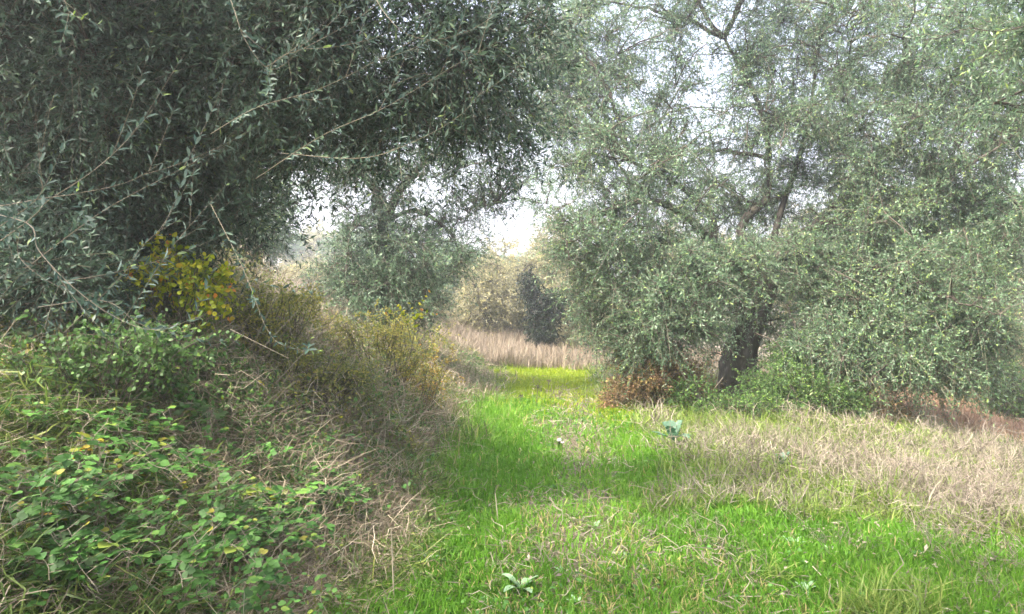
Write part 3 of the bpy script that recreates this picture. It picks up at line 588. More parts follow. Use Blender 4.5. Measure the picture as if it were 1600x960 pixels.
# --- far trees
def far_tree(px, Yd, py_top, rpx, label, mat, seed, n=60, leaf=.11, width=.035, name='olive_tree', group=None, py_bot=None, cat='tree', bright=0, trunk_r=.18):
    b = g3((px-800)/F*Yd, Yd, -.05); top = EYE+(HZ-py_top)/F*Yd; hgt = top-b[2]; rw = px_r(rpx, Yd)
    bot = b[2]+.28*hgt if py_bot is None else EYE+(HZ-py_bot)/F*Yd
    cz = (top+bot)/2; rz = (top-bot)/2
    r = np.random.default_rng(seed); cl = []
    for i in range(7):
        a = i*6.28/7+r.uniform(-.3, .3); q = r.uniform(.35, .6)
        cl.append(((b[0]+math.cos(a)*rw*q, b[1]+math.sin(a)*rw*q, cz+r.uniform(-.45, .3)*rz), (rw*r.uniform(.38, .55), rw*.48, rz*r.uniform(.4, .62)), n//8))
    cl.append(((b[0]+.1*rw, b[1], cz+.42*rz), (rw*.5, rw*.5, rz*.52), n//5))
    t1 = np.array([b[0]+r.uniform(-.15, .15), b[1], b[2]+.45*hgt])
    limbs = [([t1, t1+[math.cos(a)*rw*.25, math.sin(a)*rw*.25, hgt*.15], t1+[math.cos(a)*rw*.55, math.sin(a)*rw*.55, hgt*.28]], trunk_r*.45, .02) for a in (r.uniform(0, 1), 2.2, 4.1)]
    return make_tree(name, b, label, cat, [b, (b+t1)/2+[.08, 0, 0], t1], limbs, cl, tw=16, lv=12, leaf=leaf, width=width, twl=(.3, .7), mat=mat, seed=seed, even=(mat == 'olive_pale'), r_trunk=trunk_r, group=group, bright=bright, br=(.03, .008))
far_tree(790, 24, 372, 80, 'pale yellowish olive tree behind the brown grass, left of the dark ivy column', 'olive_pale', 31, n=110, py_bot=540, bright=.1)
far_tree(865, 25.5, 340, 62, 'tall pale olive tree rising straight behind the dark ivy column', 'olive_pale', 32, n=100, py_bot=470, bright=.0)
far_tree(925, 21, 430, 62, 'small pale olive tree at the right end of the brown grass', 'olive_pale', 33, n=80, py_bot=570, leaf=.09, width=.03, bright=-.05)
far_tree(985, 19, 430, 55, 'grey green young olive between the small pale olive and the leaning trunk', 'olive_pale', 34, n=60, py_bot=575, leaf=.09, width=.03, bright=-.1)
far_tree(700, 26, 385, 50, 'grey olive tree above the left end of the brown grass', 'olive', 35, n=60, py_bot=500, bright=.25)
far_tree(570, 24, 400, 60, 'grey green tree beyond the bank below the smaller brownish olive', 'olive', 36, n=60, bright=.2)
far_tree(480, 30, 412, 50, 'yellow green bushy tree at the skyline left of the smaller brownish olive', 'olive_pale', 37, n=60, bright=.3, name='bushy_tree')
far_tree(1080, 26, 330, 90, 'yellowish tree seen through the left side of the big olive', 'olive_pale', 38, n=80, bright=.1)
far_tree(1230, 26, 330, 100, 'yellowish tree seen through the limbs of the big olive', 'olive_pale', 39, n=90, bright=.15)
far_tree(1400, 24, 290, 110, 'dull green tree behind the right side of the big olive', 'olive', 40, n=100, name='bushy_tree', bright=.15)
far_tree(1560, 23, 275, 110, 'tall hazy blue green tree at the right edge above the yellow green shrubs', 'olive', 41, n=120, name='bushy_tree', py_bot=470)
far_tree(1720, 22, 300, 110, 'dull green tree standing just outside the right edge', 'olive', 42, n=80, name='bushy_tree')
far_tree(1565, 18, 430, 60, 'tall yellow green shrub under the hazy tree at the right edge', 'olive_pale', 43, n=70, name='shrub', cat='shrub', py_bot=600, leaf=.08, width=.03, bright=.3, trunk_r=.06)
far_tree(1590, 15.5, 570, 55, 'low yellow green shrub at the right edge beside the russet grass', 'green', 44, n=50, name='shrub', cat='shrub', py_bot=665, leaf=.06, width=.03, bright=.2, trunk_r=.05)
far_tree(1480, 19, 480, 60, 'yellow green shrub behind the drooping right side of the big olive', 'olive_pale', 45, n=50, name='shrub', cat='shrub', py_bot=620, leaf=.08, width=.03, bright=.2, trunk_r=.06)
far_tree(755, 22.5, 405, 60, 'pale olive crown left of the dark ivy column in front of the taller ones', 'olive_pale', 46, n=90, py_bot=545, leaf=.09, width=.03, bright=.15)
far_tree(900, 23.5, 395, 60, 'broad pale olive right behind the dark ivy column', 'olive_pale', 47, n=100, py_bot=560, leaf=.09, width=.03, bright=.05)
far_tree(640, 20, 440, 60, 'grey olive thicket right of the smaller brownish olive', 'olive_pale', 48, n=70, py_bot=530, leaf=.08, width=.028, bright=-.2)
# dark evergreens added behind the near left tree to block the sky
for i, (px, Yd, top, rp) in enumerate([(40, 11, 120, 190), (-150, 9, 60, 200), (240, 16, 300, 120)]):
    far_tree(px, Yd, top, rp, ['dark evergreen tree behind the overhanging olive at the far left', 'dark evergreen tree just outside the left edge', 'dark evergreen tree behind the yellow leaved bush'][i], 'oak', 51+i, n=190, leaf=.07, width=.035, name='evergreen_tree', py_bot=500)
# far hillside woods
hr = np.random.default_rng(99)
proto = []
for i in range(3):
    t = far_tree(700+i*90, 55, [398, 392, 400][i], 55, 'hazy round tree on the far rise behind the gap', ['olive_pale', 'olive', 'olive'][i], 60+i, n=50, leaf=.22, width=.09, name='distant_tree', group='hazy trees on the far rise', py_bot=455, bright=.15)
    proto.append(t)
proto_px = [700, 790, 880]
spots = sorted([(-60+i*92+hr.uniform(-25, 25), hr.uniform(48, 95)) for i in range(19)])
allp = sorted([(p_, None, i) for i, p_ in enumerate(proto_px)] + [(a, b_, -1) for a, b_ in spots], key=lambda q: q[0])
ORDR = 'leftmost,second,third,fourth,fifth,sixth,seventh,eighth,ninth,tenth,eleventh,eleventh,tenth,ninth,eighth,seventh,sixth,fifth,fourth,third,second,rightmost'.split(',')
for i, (px, Yd, pi) in enumerate(allp):
    o_ = ORDR[i]; lab = f"{o_} hazy round tree on the far rise" if o_.endswith('most') else f"{o_} hazy round tree from the {'left' if i < 11 else 'right'} on the far rise"
    if pi >= 0: proto[pi]['label'] = lab; continue
    t = proto[i % 3]; c_ = t.copy(); C.objects.link(c_); c_['label'] = lab; x_ = (px-800)/F*Yd
    s_ = hr.uniform(.9, 1.5)*Yd/60; c_.location = (x_, Yd, float(H(x_, Yd))); c_.rotation_euler[2] = hr.uniform(0, 6.28); c_.scale = (s_, s_, s_*hr.uniform(.85, 1.15))
    for ch in t.children:
        k_ = ch.copy(); C.objects.link(k_); k_.parent = c_

# --- dark ivy covered trunk in the gap
Yi = 20.5; b = g3((845-800)/F*Yi, Yi, -.05)
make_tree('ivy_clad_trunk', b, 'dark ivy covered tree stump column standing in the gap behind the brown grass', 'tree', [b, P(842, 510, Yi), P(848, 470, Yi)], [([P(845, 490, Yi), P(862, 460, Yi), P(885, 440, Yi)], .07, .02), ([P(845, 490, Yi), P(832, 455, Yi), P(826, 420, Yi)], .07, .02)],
          [CP(843, 515, Yi, 22, 32, 60), CP(850, 478, Yi, 30, 20, 36), CP(828, 450, Yi, 12, 26, 14), CP(878, 472, Yi, 22, 12, 12)], tw=18, lv=10, leaf=.06, width=.05, twl=(.12, .34), mat='ivy', seed=71, r_trunk=.22)

# --- shrubs
def shrub(name, px, py, Y_, clumps, label, mat, seed, n_st=6, h=.8, cat='shrub', group=None, **k):
    b = g3((px-800)/F*Y_, Y_, -.02)
    r = np.random.default_rng(seed)
    limbs = []
    for i in range(n_st):
        a = r.uniform(0, 6.28); l = h*r.uniform(.6, 1)
        limbs.append(([b+[math.cos(a)*.04, math.sin(a)*.04, 0], b+[math.cos(a)*l*.18, math.sin(a)*l*.18, l*.5], b+[math.cos(a)*l*.45, math.sin(a)*l*.45, l*.9]], .014, .005))
    k.setdefault('spread', .16); k.setdefault('twl', (.12, .3)); k.setdefault('br', (.006, .0025))
    root = empty(name, b, label, cat, group)
    # stems are one part
    ps = [bark_tube(*[l[0], l[1], l[2]], n=8, sides=5, seed=seed+i)[0] for i, l in enumerate(limbs)]
    mesh('stems', ps, M['twig'], root, b)
    nodes = [l[0] for l in limbs]
    t = make_tree('x', b, '', '', None, (), clumps, mat=mat, seed=seed, leafname='foliage', **k)
    for ch in list(t.children): ch.parent = root
    bpy.data.objects.remove(t)
    return root
shrub('shrub', 1030, 630, 10.8, [CP(1010, 600, 10.8, 45, 32, 34), CP(1060, 585, 11, 45, 35, 30), CP(975, 610, 10.8, 22, 26, 12), CP(1030, 560, 11.2, 60, 22, 22)], 'russet brown shrub at the right edge of the track in front of the leaning trunk', 'sienna', 81, leaf=.035, width=.02, tw=20, lv=12)
shrub('shrub', 1260, 680, 10, [CP(1250, 620, 10.1, 65, 45, 60), CP(1210, 650, 9.9, 50, 28, 30), CP(1310, 630, 10.1, 30, 45, 26), CP(1230, 570, 10.6, 50, 30, 24)], 'dense dark green shrub under the crown right of the leaning trunk', 'green', 82, leaf=.03, width=.018, tw=20, lv=12)
shrub('shrub', 1100, 640, 10.2, [CP(1090, 620, 10.2, 30, 28, 16), CP(1130, 640, 10, 40, 20, 16)], 'small green shrub at the foot of the leaning olive trunk', 'green', 83, leaf=.035, width=.024, tw=14, lv=10)
shrub('shrub', 1350, 660, 10.5, [CP(1345, 640, 10.5, 50, 25, 18), CP(1400, 655, 10.4, 30, 18, 8)], 'thin ochre and green shrub between the dark shrub and the russet grass', 'sienna', 84, leaf=.035, width=.02, tw=14, lv=10)
shrub('yellow_leaved_bush', 270, 470, 5.6, [CP(285, 418, 5.5, 40, 7, 4), CP(262, 396, 5.6, 25, 5, 3), CP(330, 430, 5.6, 22, 5, 2), CP(225, 425, 5.5, 35, 7, 3), CP(300, 448, 5.4, 38, 7, 3)], 'bush with bright yellow leaves below the overhanging olive shoots', 'yellow', 85, spread=.08, leaf=.042, width=.032, tw=11, lv=9, tpl=T_OVA, h=.6)
shrub('shrub', 430, 520, 7.0, [CP(400, 465, 7, 70, 18, 9), CP(490, 470, 7.4, 70, 18, 9), CP(360, 500, 6.6, 60, 15, 8)], 'loose olive yellow shrub on the bank right of the yellow leaved bush', 'olive_green', 86, leaf=.03, width=.018, tw=14, lv=12, h=.7, bright=.25)
shrub('shrub', 590, 560, 8.2, [CP(550, 505, 8.2, 60, 18, 9), CP(630, 525, 8.2, 45, 20, 9), CP(660, 575, 8.4, 35, 20, 8)], 'green and gold shrub on the bank edge left of the track', 'olive_green', 87, leaf=.028, width=.017, tw=14, lv=12, h=.6, bright=.3)
shrub('shrub', 660, 600, 8.6, [CP(660, 575, 8.6, 38, 18, 7), CP(690, 590, 8.8, 26, 14, 4)], 'rusty gold shrub at the foot of the green and gold shrub by the track', 'gold', 88, leaf=.028, width=.02, tw=12, lv=10, h=.5)
shrub('shrub', 600, 540, 10.2, [CP(600, 500, 10.2, 70, 18, 12), CP(660, 515, 10.4, 40, 14, 5)], 'olive yellow shrub hiding the foot of the smaller brownish olive', 'olive_green', 91, leaf=.03, width=.018, tw=14, lv=12, h=.6, bright=.0)
shrub('shrub', 470, 600, 6.6, [CP(470, 570, 6.6, 60, 20, 14), CP(380, 590, 6.2, 50, 18, 10), CP(560, 590, 7, 50, 22, 14)], 'low fine leaved green shrub on the middle of the bank', 'olive_green', 89, leaf=.024, width=.013, tw=16, lv=12, h=.5, bright=.1)
shrub('shrub', 150, 540, 4.6, [CP(150, 525, 4.6, 110, 20, 14), CP(60, 550, 4.4, 50, 22, 7), CP(240, 530, 4.8, 60, 18, 8)], 'leafy undergrowth bush beneath the overhanging olive at the far left', 'green', 90, leaf=.03, width=.022, tw=12, lv=8, bright=-.2, tpl=T_OVA, h=.5)
# yellow leafed sprig
b = P(640, 505, 7.4); b[2] = H(b[0], b[1])
sp = empty('vine_sprig', b, 'thin sprig of bright yellow leaves standing above the bank against the brown grass', 'plant')
for i, pp in enumerate([[(640, 560), (650, 505), (655, 480), (672, 455)], [(642, 530), (630, 490), (610, 487), (604, 490)], [(650, 510), (665, 490), (682, 492)]]):
    shoot(sp, [P(q[0], q[1], 7.4) for q in pp], .004, .05, .042, 700+i, step=.055, mat='yellow', tpl=T_OVA, base=b, s_from=.35, name='stem', side_shoots=1)

# --- brambles: trifoliate leaves on arching canes
def bramble(mat, seed, n_canes=6, R_=.28, leaf=.036):
    r = np.random.default_rng(seed); root = empty('bramble', (0, 0, 0), '', 'bramble')
    canes, P_, D_, N_, L_, Vv = [], [], [], [], [], []
    for i in range(n_canes):
        a = r.uniform(0, 6.28); l = R_*r.uniform(.5, 1.3); t = np.linspace(0, 1, 8)
        c = np.stack([np.cos(a)*l*t, np.sin(a)*l*t, .30*np.sin(t*2.3)*r.uniform(.5, 1.2)], -1)+r.normal(0, .01, (8, 3)); canes.append(c)
        for s in np.arange(.25, 1.02, .11):
            p = np.array([np.interp(s, t, c[:, k]) for k in range(3)]); b2 = a+r.choice([-1, 1])*r.uniform(.5, 1.6)
            pd = norm(np.array([np.cos(b2), np.sin(b2), r.uniform(.1, .8)])); q = p+pd*r.uniform(.02, .06)
            canes.append(np.linspace(p, q, 8))
            nr = norm(np.array([r.normal(0, .3), r.normal(0, .3)-.25, 1])); dh = norm(pd*[1, 1, .2]); sd = np.cross(nr, dh); s2 = leaf*r.uniform(.7, 1.25); v = np.clip(r.normal(.5, .27), 0, 1)
            for k, (f, g_) in enumerate([(1, 0), (.15, 1), (.15, -1)]):
                P_.append(q); D_.append(norm(dh*f+sd*g_+nr*r.uniform(-.2, .15))); N_.append(nr+r.normal(0, .15, 3)); L_.append(s2*(1.15 if k == 0 else .95)); Vv.append(v+r.normal(0, .06))
    cs = np.array(canes); V, f = tubes(cs, np.full(cs.shape[:2], .0016), 4)
    mesh('stems', [(V, f, .4, 0)], M['cane'], root)
    L_ = np.array(L_)
    mesh('leaves', [leafpart(T_OVA, np.array(P_), np.array(D_), np.array(N_), L_, L_*.82, np.clip(Vv, 0, 1))], M[mat], root)
    return root
def copy_thing(t, loc, rot, s, label, group=None, tilt=(0, 0)):
    c = t.copy(); C.objects.link(c); c.location = loc; c.rotation_euler = (tilt[0], tilt[1], rot); c.scale = (s, s, s); c['label'] = label
    if group: c['group'] = group
    for ch in t.children:
        k = ch.copy(); C.objects.link(k); k.parent = c
    return c
protos = [bramble('bramble', 901+i, n_canes=7+i % 3, R_=.24+.04*i, leaf=.038) for i in range(4)]
gold = [bramble('bramble_gold', 921, 6, .2, .03), bramble('bramble_gold', 922, 5, .24, .026)]
used = set()
def put(lst, k, px, py, dz, s, label, group, hgt=.12):
    # first ground hit of the pixel ray
    t = np.linspace(1.2, 20, 900); zz = EYE+(HZ-py)/F*t; xx = (px-800)/F*t
    hit = np.argmax(zz-hgt < H(xx, t)); Y_ = t[hit]; x_ = xx[hit]
    loc = (x_, Y_, float(H(x_, Y_))+dz); t0 = lst[k]; rz = br_.uniform(0, 6.28)
    if t0.name not in used:
        used.add(t0.name); t0.location = loc; t0.rotation_euler[2] = rz; t0.scale = (s, s, s); t0['label'] = label
        if group: t0['group'] = group
        return t0
    return copy_thing(t0, loc, rz, s, label, group, (br_.uniform(-.15, .15), br_.uniform(-.15, .15)))
br_ = np.random.default_rng(77)
ORD = 'first second third fourth fifth sixth seventh eighth ninth tenth eleventh twelfth thirteenth fourteenth fifteenth sixteenth seventeenth eighteenth nineteenth twentieth'.split()
def in_rows(pts, names, per):
    """photo points -> (px, py, row name, ordinal from the left), rows from the bottom of the photo up"""
    pts = sorted(pts, key=lambda q: -q[1]); out = []
    for i in range(0, len(pts), per):
        for j, (a, b_) in enumerate(sorted(pts[i:i+per])): out.append((a, b_, names[i//per], ORD[j]))
    return out
zones = [((0, 420), (840, 985), 24, 6, 'front left corner', 'in the {} row of the front left corner', ['lowest', 'second lowest', 'second highest', 'highest']),
         ((0, 360), (640, 840), 40, 10, 'middle of the bank', 'in the {} row on the middle bank', ['lowest', 'second lowest', 'second highest', 'highest']),
         ((20, 640), (500, 660), 45, 15, 'overhanging olive', 'in the {} row under the overhanging olive', ['lower', 'middle', 'upper']),
         ((330, 620), (660, 900), 18, 6, 'straw by the track', 'in the {} row of the trackside straw', ['lower', 'middle', 'upper'])]
for (xa, xb), (ya, yb), n, per, grp, phr, nm in zones:
    pts = [(br_.uniform(xa, xb), br_.uniform(ya, yb)) for i in range(n)]
    for px, py, row, o_ in in_rows(pts, nm, per):
        put(protos, int(br_.integers(0, 4)), px, py, br_.uniform(0, .13), br_.uniform(.7, 1.15), f"{o_} green bramble from the left {phr.format(row)}", 'green brambles, ' + grp)

for i, (px, py, s, lab) in enumerate([(60, 800, 1.1, 'ochre yellow bramble at the left edge above the front corner'), (30, 870, 1., 'drooping ochre bramble at the left edge, lowest of the yellow ones'), (180, 790, .8, 'pale yellow bramble right of the ochre brambles'),
                                      (240, 825, .7, 'small olive yellow bramble beside a dry grass tuft'), (545, 800, .5, 'single yellow bramble sprig in the straw by the track'), (150, 700, .5, 'yellow tinged bramble in the green patch on the bank')]):
    put(gold, i % 2, px, py, .06, s, lab, None)

# --- broad leaved weeds on the track
def rosette(seed, mat='broad', n=9, L=.12, Wd=.035, up=.7, name='broadleaf_weed', cat='weed', teeth=False):
    r = np.random.default_rng(seed); root = empty(name, (0, 0, 0), '', cat)
    for i in range(n):
        a = i*6.28/n+r.uniform(-.3, .3); l = L*r.uniform(.6, 1.15); w = Wd*r.uniform(.8, 1.15); e = up*r.uniform(.6, 1.3)
        t = np.linspace(0, 1, 9); prof = np.sin(np.pi*np.clip(t, .02, .985)**1.25)**.8*.5*w + .0015
        if teeth: prof = prof*(1+.45*(np.arange(9) % 2))
        rr = l*(t*math.cos(e)); zz = l*(t*math.sin(e)-.45*t*t*r.uniform(.5, 1.1))
        cen = np.stack([np.cos(a)*rr, np.sin(a)*rr, zz], -1); sd = np.array([-np.sin(a), np.cos(a), 0])
        Lf = cen+sd*prof[:, None]+[0, 0, 1]*prof[:, None]*.3; Rt = cen-sd*prof[:, None]+[0, 0, 1]*prof[:, None]*.3
        V = np.stack([Lf, cen, Rt], 1).reshape(-1, 3); j = np.arange(8)[:, None]*3
        mesh('leaf', [(V, np.concatenate([j+[0, 3, 4, 1], j+[1, 4, 5, 2]]), np.full(27, r.uniform(.1, 1)), 0)], M[mat], root)
    return root
weeds = [rosette(31, n=7, L=.17, Wd=.042, up=.95), rosette(32, n=9, L=.11, Wd=.030, up=.6), rosette(33, n=6, L=.14, Wd=.028, up=1.1)]
teal = [rosette(35, 'teal', n=12, L=.22, Wd=.05, up=.95, name='thistle', cat='thistle', teeth=True)]
put(weeds, 0, 815, 925, 0, 1.0, 'pale green broad leaved weed in the front middle of the track', None, 0)
put(weeds, 1, 670, 880, 0, .9, 'low flat broad leaved weed left of the pale green one', None, 0)
put(weeds, 2, 1240, 860, 0, 1.0, 'upright broad leaved weed at the right side of the track near the straw', None, 0)
wp = [(720, 850), (880, 900), (980, 880), (760, 770), (1010, 800), (700, 790), (930, 830), (1080, 930), (1180, 900), (1300, 870), (1380, 900), (1130, 790), (870, 750), (960, 720), (640, 930), (1450, 930), (1260, 930), (1050, 740), (900, 950), (760, 945)]
for px, py, row, o_ in in_rows(wp, ['nearest', 'second nearest', 'second farthest', 'farthest'], 5):
    put(weeds, int(br_.integers(1, 3)), px, py, 0, br_.uniform(.45, .8), f"{o_} small broad leaved weed from the left in the {row} row on the track", 'small weeds scattered in the track', 0)
put(teal, 0, 1052, 700, .12, 1.5, 'blue green thistle at the right edge of the track below the russet shrub', None, .05)
put(teal, 0, 548, 715, .12, .8, 'blue green thistle in the straw at the left edge of the track', None, .05)
put(teal, 0, 1225, 735, .08, .9, 'blue green thistle in the grey straw left of the mauve brush', None, .05)
put(teal, 0, 1445, 800, 0, .6, 'small blue green thistle in front of the mauve brush', None, .05)
put(teal, 0, 210, 690, .1, .6, 'dull blue green thistle among the bank brambles', None, .05)

# --- dry twiggy brush on the right
def brush(px, py, w_, h_, n, label, mat, seed, group=None, name='dry_brush', wid=.0035):
    r = np.random.default_rng(seed); t = np.linspace(1.2, 22, 1200); zz = EYE+(HZ-py)/F*t; xx = (px-800)/F*t
    hit = np.argmax(zz < H(xx, t)); b = g3(xx[hit], t[hit], -.02); root = empty(name, b, label, 'brush', group)
    q = b+np.stack([r.normal(0, w_*.35, n), r.normal(0, w_*.35, n), np.zeros(n)], -1)
    q[:, 2] = H(q[:, 0], q[:, 1])-.01
    dr = norm(rand_dir(r, n)*[1, 1, .4]+[0, 0, .75]); L = h_*r.uniform(.5, 1.4, n)[:, None, None]; s = np.linspace(0, 1, 5)[None, :, None]
    p = q[:, None]+dr[:, None]*s*L+rand_dir(r, n)[:, None]*s*s*L*.5; p[:, :, 2] -= (s[..., 0]**2*L[..., 0]*.25)
    V, f = tubes(p, wid*(1-.75*s[..., 0])*np.ones((n, 1)), 3)
    parts = [(V, f, np.repeat(r.random(n), 15), 0)]
    m = n*7; i = r.integers(0, n, m); k = r.integers(1, 5, m); st = p[i, k]; d2 = norm(rand_dir(r, m)+[0, 0, .3]); l2 = h_*r.uniform(.12, .4, m)[:, None, None]
    p2 = st[:, None]+d2[:, None]*s*l2+rand_dir(r, m)[:, None]*s*s*l2*.35
    V, f = tubes(p2, wid*.5*(1-.6*s[..., 0])*np.ones((m, 1)), 3)
    parts2 = [(V, f, np.repeat(r.random(m), 15), 0)]
    mesh('stems', parts, M[mat], root, b); mesh('twigs', parts2, M[mat], root, b)
    return root
brush(1530, 800, 1.1, .42, 330, 'mauve grey twiggy brush at the right edge below the russet grass', 'mauve', 101)
brush(1420, 745, .9, .36, 190, 'mauve grey twiggy brush left of the largest one', 'mauve', 102)
brush(1590, 740, 1.3, .42, 260, 'mauve grey twiggy brush behind the largest one at the right edge', 'mauve', 109)
brush(1200, 700, .9, .34, 130, 'grey dead brush at the foot of the dark green shrub', 'straw_grey', 103)
brush(1120, 700, .6, .40, 70, 'thin grey dead stems between the thistle and the dark green shrub', 'straw_grey', 104)
brush(1290, 735, .8, .30, 120, 'grey dead brush in the middle of the right verge', 'straw_grey', 105)
brush(1180, 770, .5, .26, 70, 'pale dry tuft on the right verge closest to the track', 'straw_grey', 106)
brush(1260, 800, .45, .26, 80, 'pale dry tuft in front of the dead brush of the right verge', 'straw_grey', 107)
brush(1580, 900, .5, .22, 70, 'pale dry tuft in the lower right corner', 'straw_grey', 108)
for i, (px, py, w__, n_) in enumerate([(1130, 850, .35, 45), (1330, 860, .5, 60), (1480, 860, .4, 60), (1010, 830, .3, 30), (1530, 945, .4, 60)]):
    brush(px, py, w__, .18, n_, ['flattened dry tuft at the right edge of the track, nearest the big straw patch', 'loose dry tuft in the green of the lower right', 'loose dry tuft below the small blue green thistle', 'small dry tuft in the worn middle of the track', 'loose dry tuft at the bottom right beside the corner one'][i], 'straw_grey', 120+i, wid=.0022)
brush(480, 560, .9, .7, 50, 'bare arching canes leaning over the crest of the bank', 'straw', 110, wid=.004)
# long bare canes on the bank
def cane(pts, rad, label, name='dry_cane', mat='cane', cat='stem', val=.2):
    p = [P(*q) for q in pts]; b = p[0].copy(); c = catmull(p, 24); V, f = tubes(c[None], (rad*(1-.7*np.linspace(0, 1, 24)))[None], 6)
    o = mesh(name, [(V, f, val, 0)], M[mat], None, b); return tag(o, label, cat)
cane([(395, 540, 5.6), (440, 450, 5.6), (480, 412, 5.7)], .004, 'straight pale cane leaning right above the bank, the left one of the pair')
cane([(410, 545, 5.4), (470, 480, 5.4), (540, 400, 5.5)], .004, 'longer pale cane leaning right above the bank, the right one of the pair')
cane([(360, 515, 5.2), (410, 540, 5.1), (450, 560, 5.0)], .004, 'bare grey cane sagging to the right in the bank shrubs')
cane([(430, 600, 5.6), (520, 500, 5.8), (575, 430, 6)], .004, 'thin dry cane rising towards the smaller brownish olive')
# stalks of the track
def stalk(px, pyb, pyt, lean_px, rad, label, name='dry_stalk', val=.8, bend=.0):
    t = np.linspace(1.2, 20, 900); zz = EYE+(HZ-pyb)/F*t; xx = (px-800)/F*t; hit = np.argmax(zz < H(xx, t)); Y_ = t[hit]
    p0 = P(px, pyb, Y_); p0[2] = H(p0[0], p0[1])-.01; p2 = P(px+lean_px, pyt, Y_); p1 = (p0+p2)/2+[bend, 0, 0]
    c = catmull([p0, p1, p2], 14); V, f = tubes(c[None], (rad*(1-.5*np.linspace(0, 1, 14)))[None], 6)
    o = mesh(name, [(V, f, val, 0)], M['cane'], None, p0); return tag(o, label, 'stalk')
stalk(615, 945, 828, -4, .0045, 'tall straight dry stalk standing at the front left of the track')
stalk(779, 822, 772, -5, .006, 'short grey stalk standing in the middle of the track')
stalk(1230, 715, 690, 0, .008, 'short cut grey stalk on the right verge')
st = sorted([(155, 740, 690, -22), (190, 720, 640, -25), (235, 800, 735, -30), (60, 760, 700, -12), (90, 735, 680, 10), (300, 800, 735, -25), (120, 820, 745, 18), (430, 860, 790, -20), (330, 900, 830, 15), (255, 900, 850, 6), (480, 780, 735, 20), (20, 830, 760, -14)])
for i, (px, pb, pt, ln) in enumerate(st):
    stalk(px, pb, pt, ln, .0042, f"{ORD[i]} bent pale dry stalk from the left among the bank brambles", name='dry_stalk', bend=.03)['group'] = 'bent dry stalks on the left bank'
# fallen dead stick on the track and under the dark shrub
def stick(a, b_, Y_, rad, label):
    pa, pb = P(*a, 1), P(*b_, 1); out = []
    for (px, py) in (a, ((a[0]+b_[0])/2, (a[1]+b_[1])/2-2), b_):
        t = np.linspace(1.2, 25, 2000); zz = EYE+(HZ-py)/F*t; xx = (px-800)/F*t; hit = np.argmax(zz-.03 < H(xx, t)); out.append(np.array([xx[hit], t[hit], H(xx[hit], t[hit])+.04]))
    c = catmull(out, 14); V, f = tubes(c[None], (rad*(1-.5*np.linspace(0, 1, 14)))[None], 6)
    o = mesh('fallen_stick', [(V, f, .7, 0)], M['cane'], None, out[0]); tag(o, label, 'stick')
stick((640, 824), (700, 857), 0, .006, 'pale stick lying at the left front of the track')
stick((860, 642), (810, 650), 0, .012, 'grey stick lying across the middle of the track')
stick((1360, 690), (1290, 712), 0, .014, 'grey fallen branch in front of the dark green shrub')
stick((300, 690), (350, 775), 0, .006, 'pale stick leaning in the bank straw')
# small flowers and the little black stub
def flower(px, py, label, s=1.0):
    t = np.linspace(1.2, 20, 900); zz = EYE+(HZ-py)/F*t; xx = (px-800)/F*t; hit = np.argmax(zz-.06 < H(xx, t)); b = g3(xx[hit], t[hit])
    root = empty('pink_flower', b, label, 'flower'); top = b+[0, 0, .07*s]
    V, f = tubes(np.linspace(b, top, 5)[None], np.full((1, 5), .002), 5); mesh('stem', [(V, f, .5, 0)], M['green'], root, b)
    a = np.arange(6)*1.047; d = np.stack([np.cos(a), np.sin(a), np.full(6, .8)], -1)
    mesh('petals', [leafpart(T_OVA, np.repeat(top[None], 6, 0), d, np.stack([-np.cos(a), -np.sin(a), np.full(6, 1)], -1), .032*s, .018*s, np.linspace(.3, 1, 6))], M['pink'], root, b)
flower(264, 660, 'pink flower in the green patch on the bank')
flower(380, 655, 'pale pink flower in the dry straw of the bank')
flower(879, 697, 'pale pink flower beside the black stemmed mushroom on the track', 1.1)
t = np.linspace(1.2, 20, 900); zz = EYE+(HZ-703)/F*t; xx = (874-800)/F*t; hit = np.argmax(zz < H(xx, t)); b = g3(xx[hit], t[hit])
root = empty('mushroom', b, 'small mushroom with a black stem and a pale cap in the track grass', 'mushroom')
V, f = tubes(np.linspace(b, b+[0, 0, .09], 6)[None], np.array([[.013, .012, .011, .010, .010, .009]]), 10); mesh('stem', [(V, f, .5, 0)], M['black'], root, b)
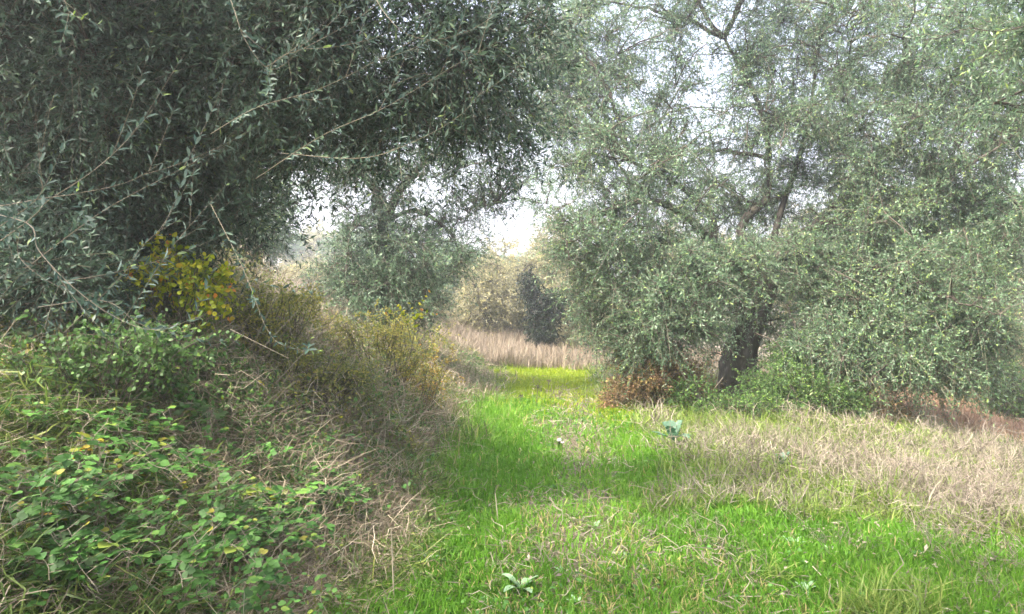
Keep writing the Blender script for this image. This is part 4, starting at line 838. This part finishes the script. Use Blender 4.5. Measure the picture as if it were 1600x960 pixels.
V, f = tubes((b+np.array([[0, 0, .086], [0, 0, .088], [0, 0, .10], [0, 0, .112], [0, 0, .118], [0, 0, .1185]]))[None], np.array([[.004, .027, .026, .018, .008, .0005]]), 14); smooth(mesh('cap', [(V, f, .5, 0)], M['white'], root, b))
# seed heads in the lit end of the track
for i, (px, pb, pt) in enumerate([(838, 640, 605), (856, 612, 596), (873, 628, 614), (812, 633, 620)]):
    t = np.linspace(1.2, 25, 1500); zz = EYE+(HZ-pb)/F*t; xx = (px-800)/F*t; hit = np.argmax(zz < H(xx, t)); Y_ = t[hit]; b = g3(xx[hit], Y_); top = b+[.02, 0, (pb-pt)/F*Y_]
    root = empty('seed_head', b, ['tallest dark seed head in the lit end of the track', 'pale seed head right of the tallest one', 'rightmost thin seed head at the lit end of the track', 'leftmost small seed head at the lit end of the track'][i], 'seed head')
    V, f = tubes(np.linspace(b, top, 6)[None], np.full((1, 6), .005), 5); mesh('stem', [(V, f, .4, 0)], M['twig'], root, b)
    d = rand_dir(r, 40)+[0, 0, .4]; mesh('head', [leafpart(T_DIA, np.repeat(top[None], 40, 0)+r.normal(0, .015, (40, 3)), d, rand_dir(r, 40), .03, .012, r.random(40)*.5)], M['twig' if i in (0, 3) else 'straw_grey'], root, b)

# ------------------------------------------------------------------ haze in the air
V = np.array([[x, y, z] for x in (-430, 430) for y in (-430, 430) for z in (-3.5, 60)], float)
hz = mesh('haze', [(V, np.array([[0, 1, 3, 2], [4, 6, 7, 5], [0, 4, 5, 1], [2, 3, 7, 6], [0, 2, 6, 4], [1, 5, 7, 3]]), 0, 0)], None or (lambda m: m)(bpy.data.materials.new('haze')))
m = hz.data.materials[0]; m.use_nodes = True; n = m.node_tree; n.nodes.remove(n.nodes['Principled BSDF'])
pv = n.nodes.new('ShaderNodeVolumePrincipled'); pv.inputs['Color'].default_value = (.90, .96, 1, 1); pv.inputs['Density'].default_value = .0050; pv.inputs['Anisotropy'].default_value = .55
n.links.new(pv.outputs[0], n.nodes['Material Output'].inputs['Volume']); tag(hz, 'thin pale haze in the air', kind='stuff')
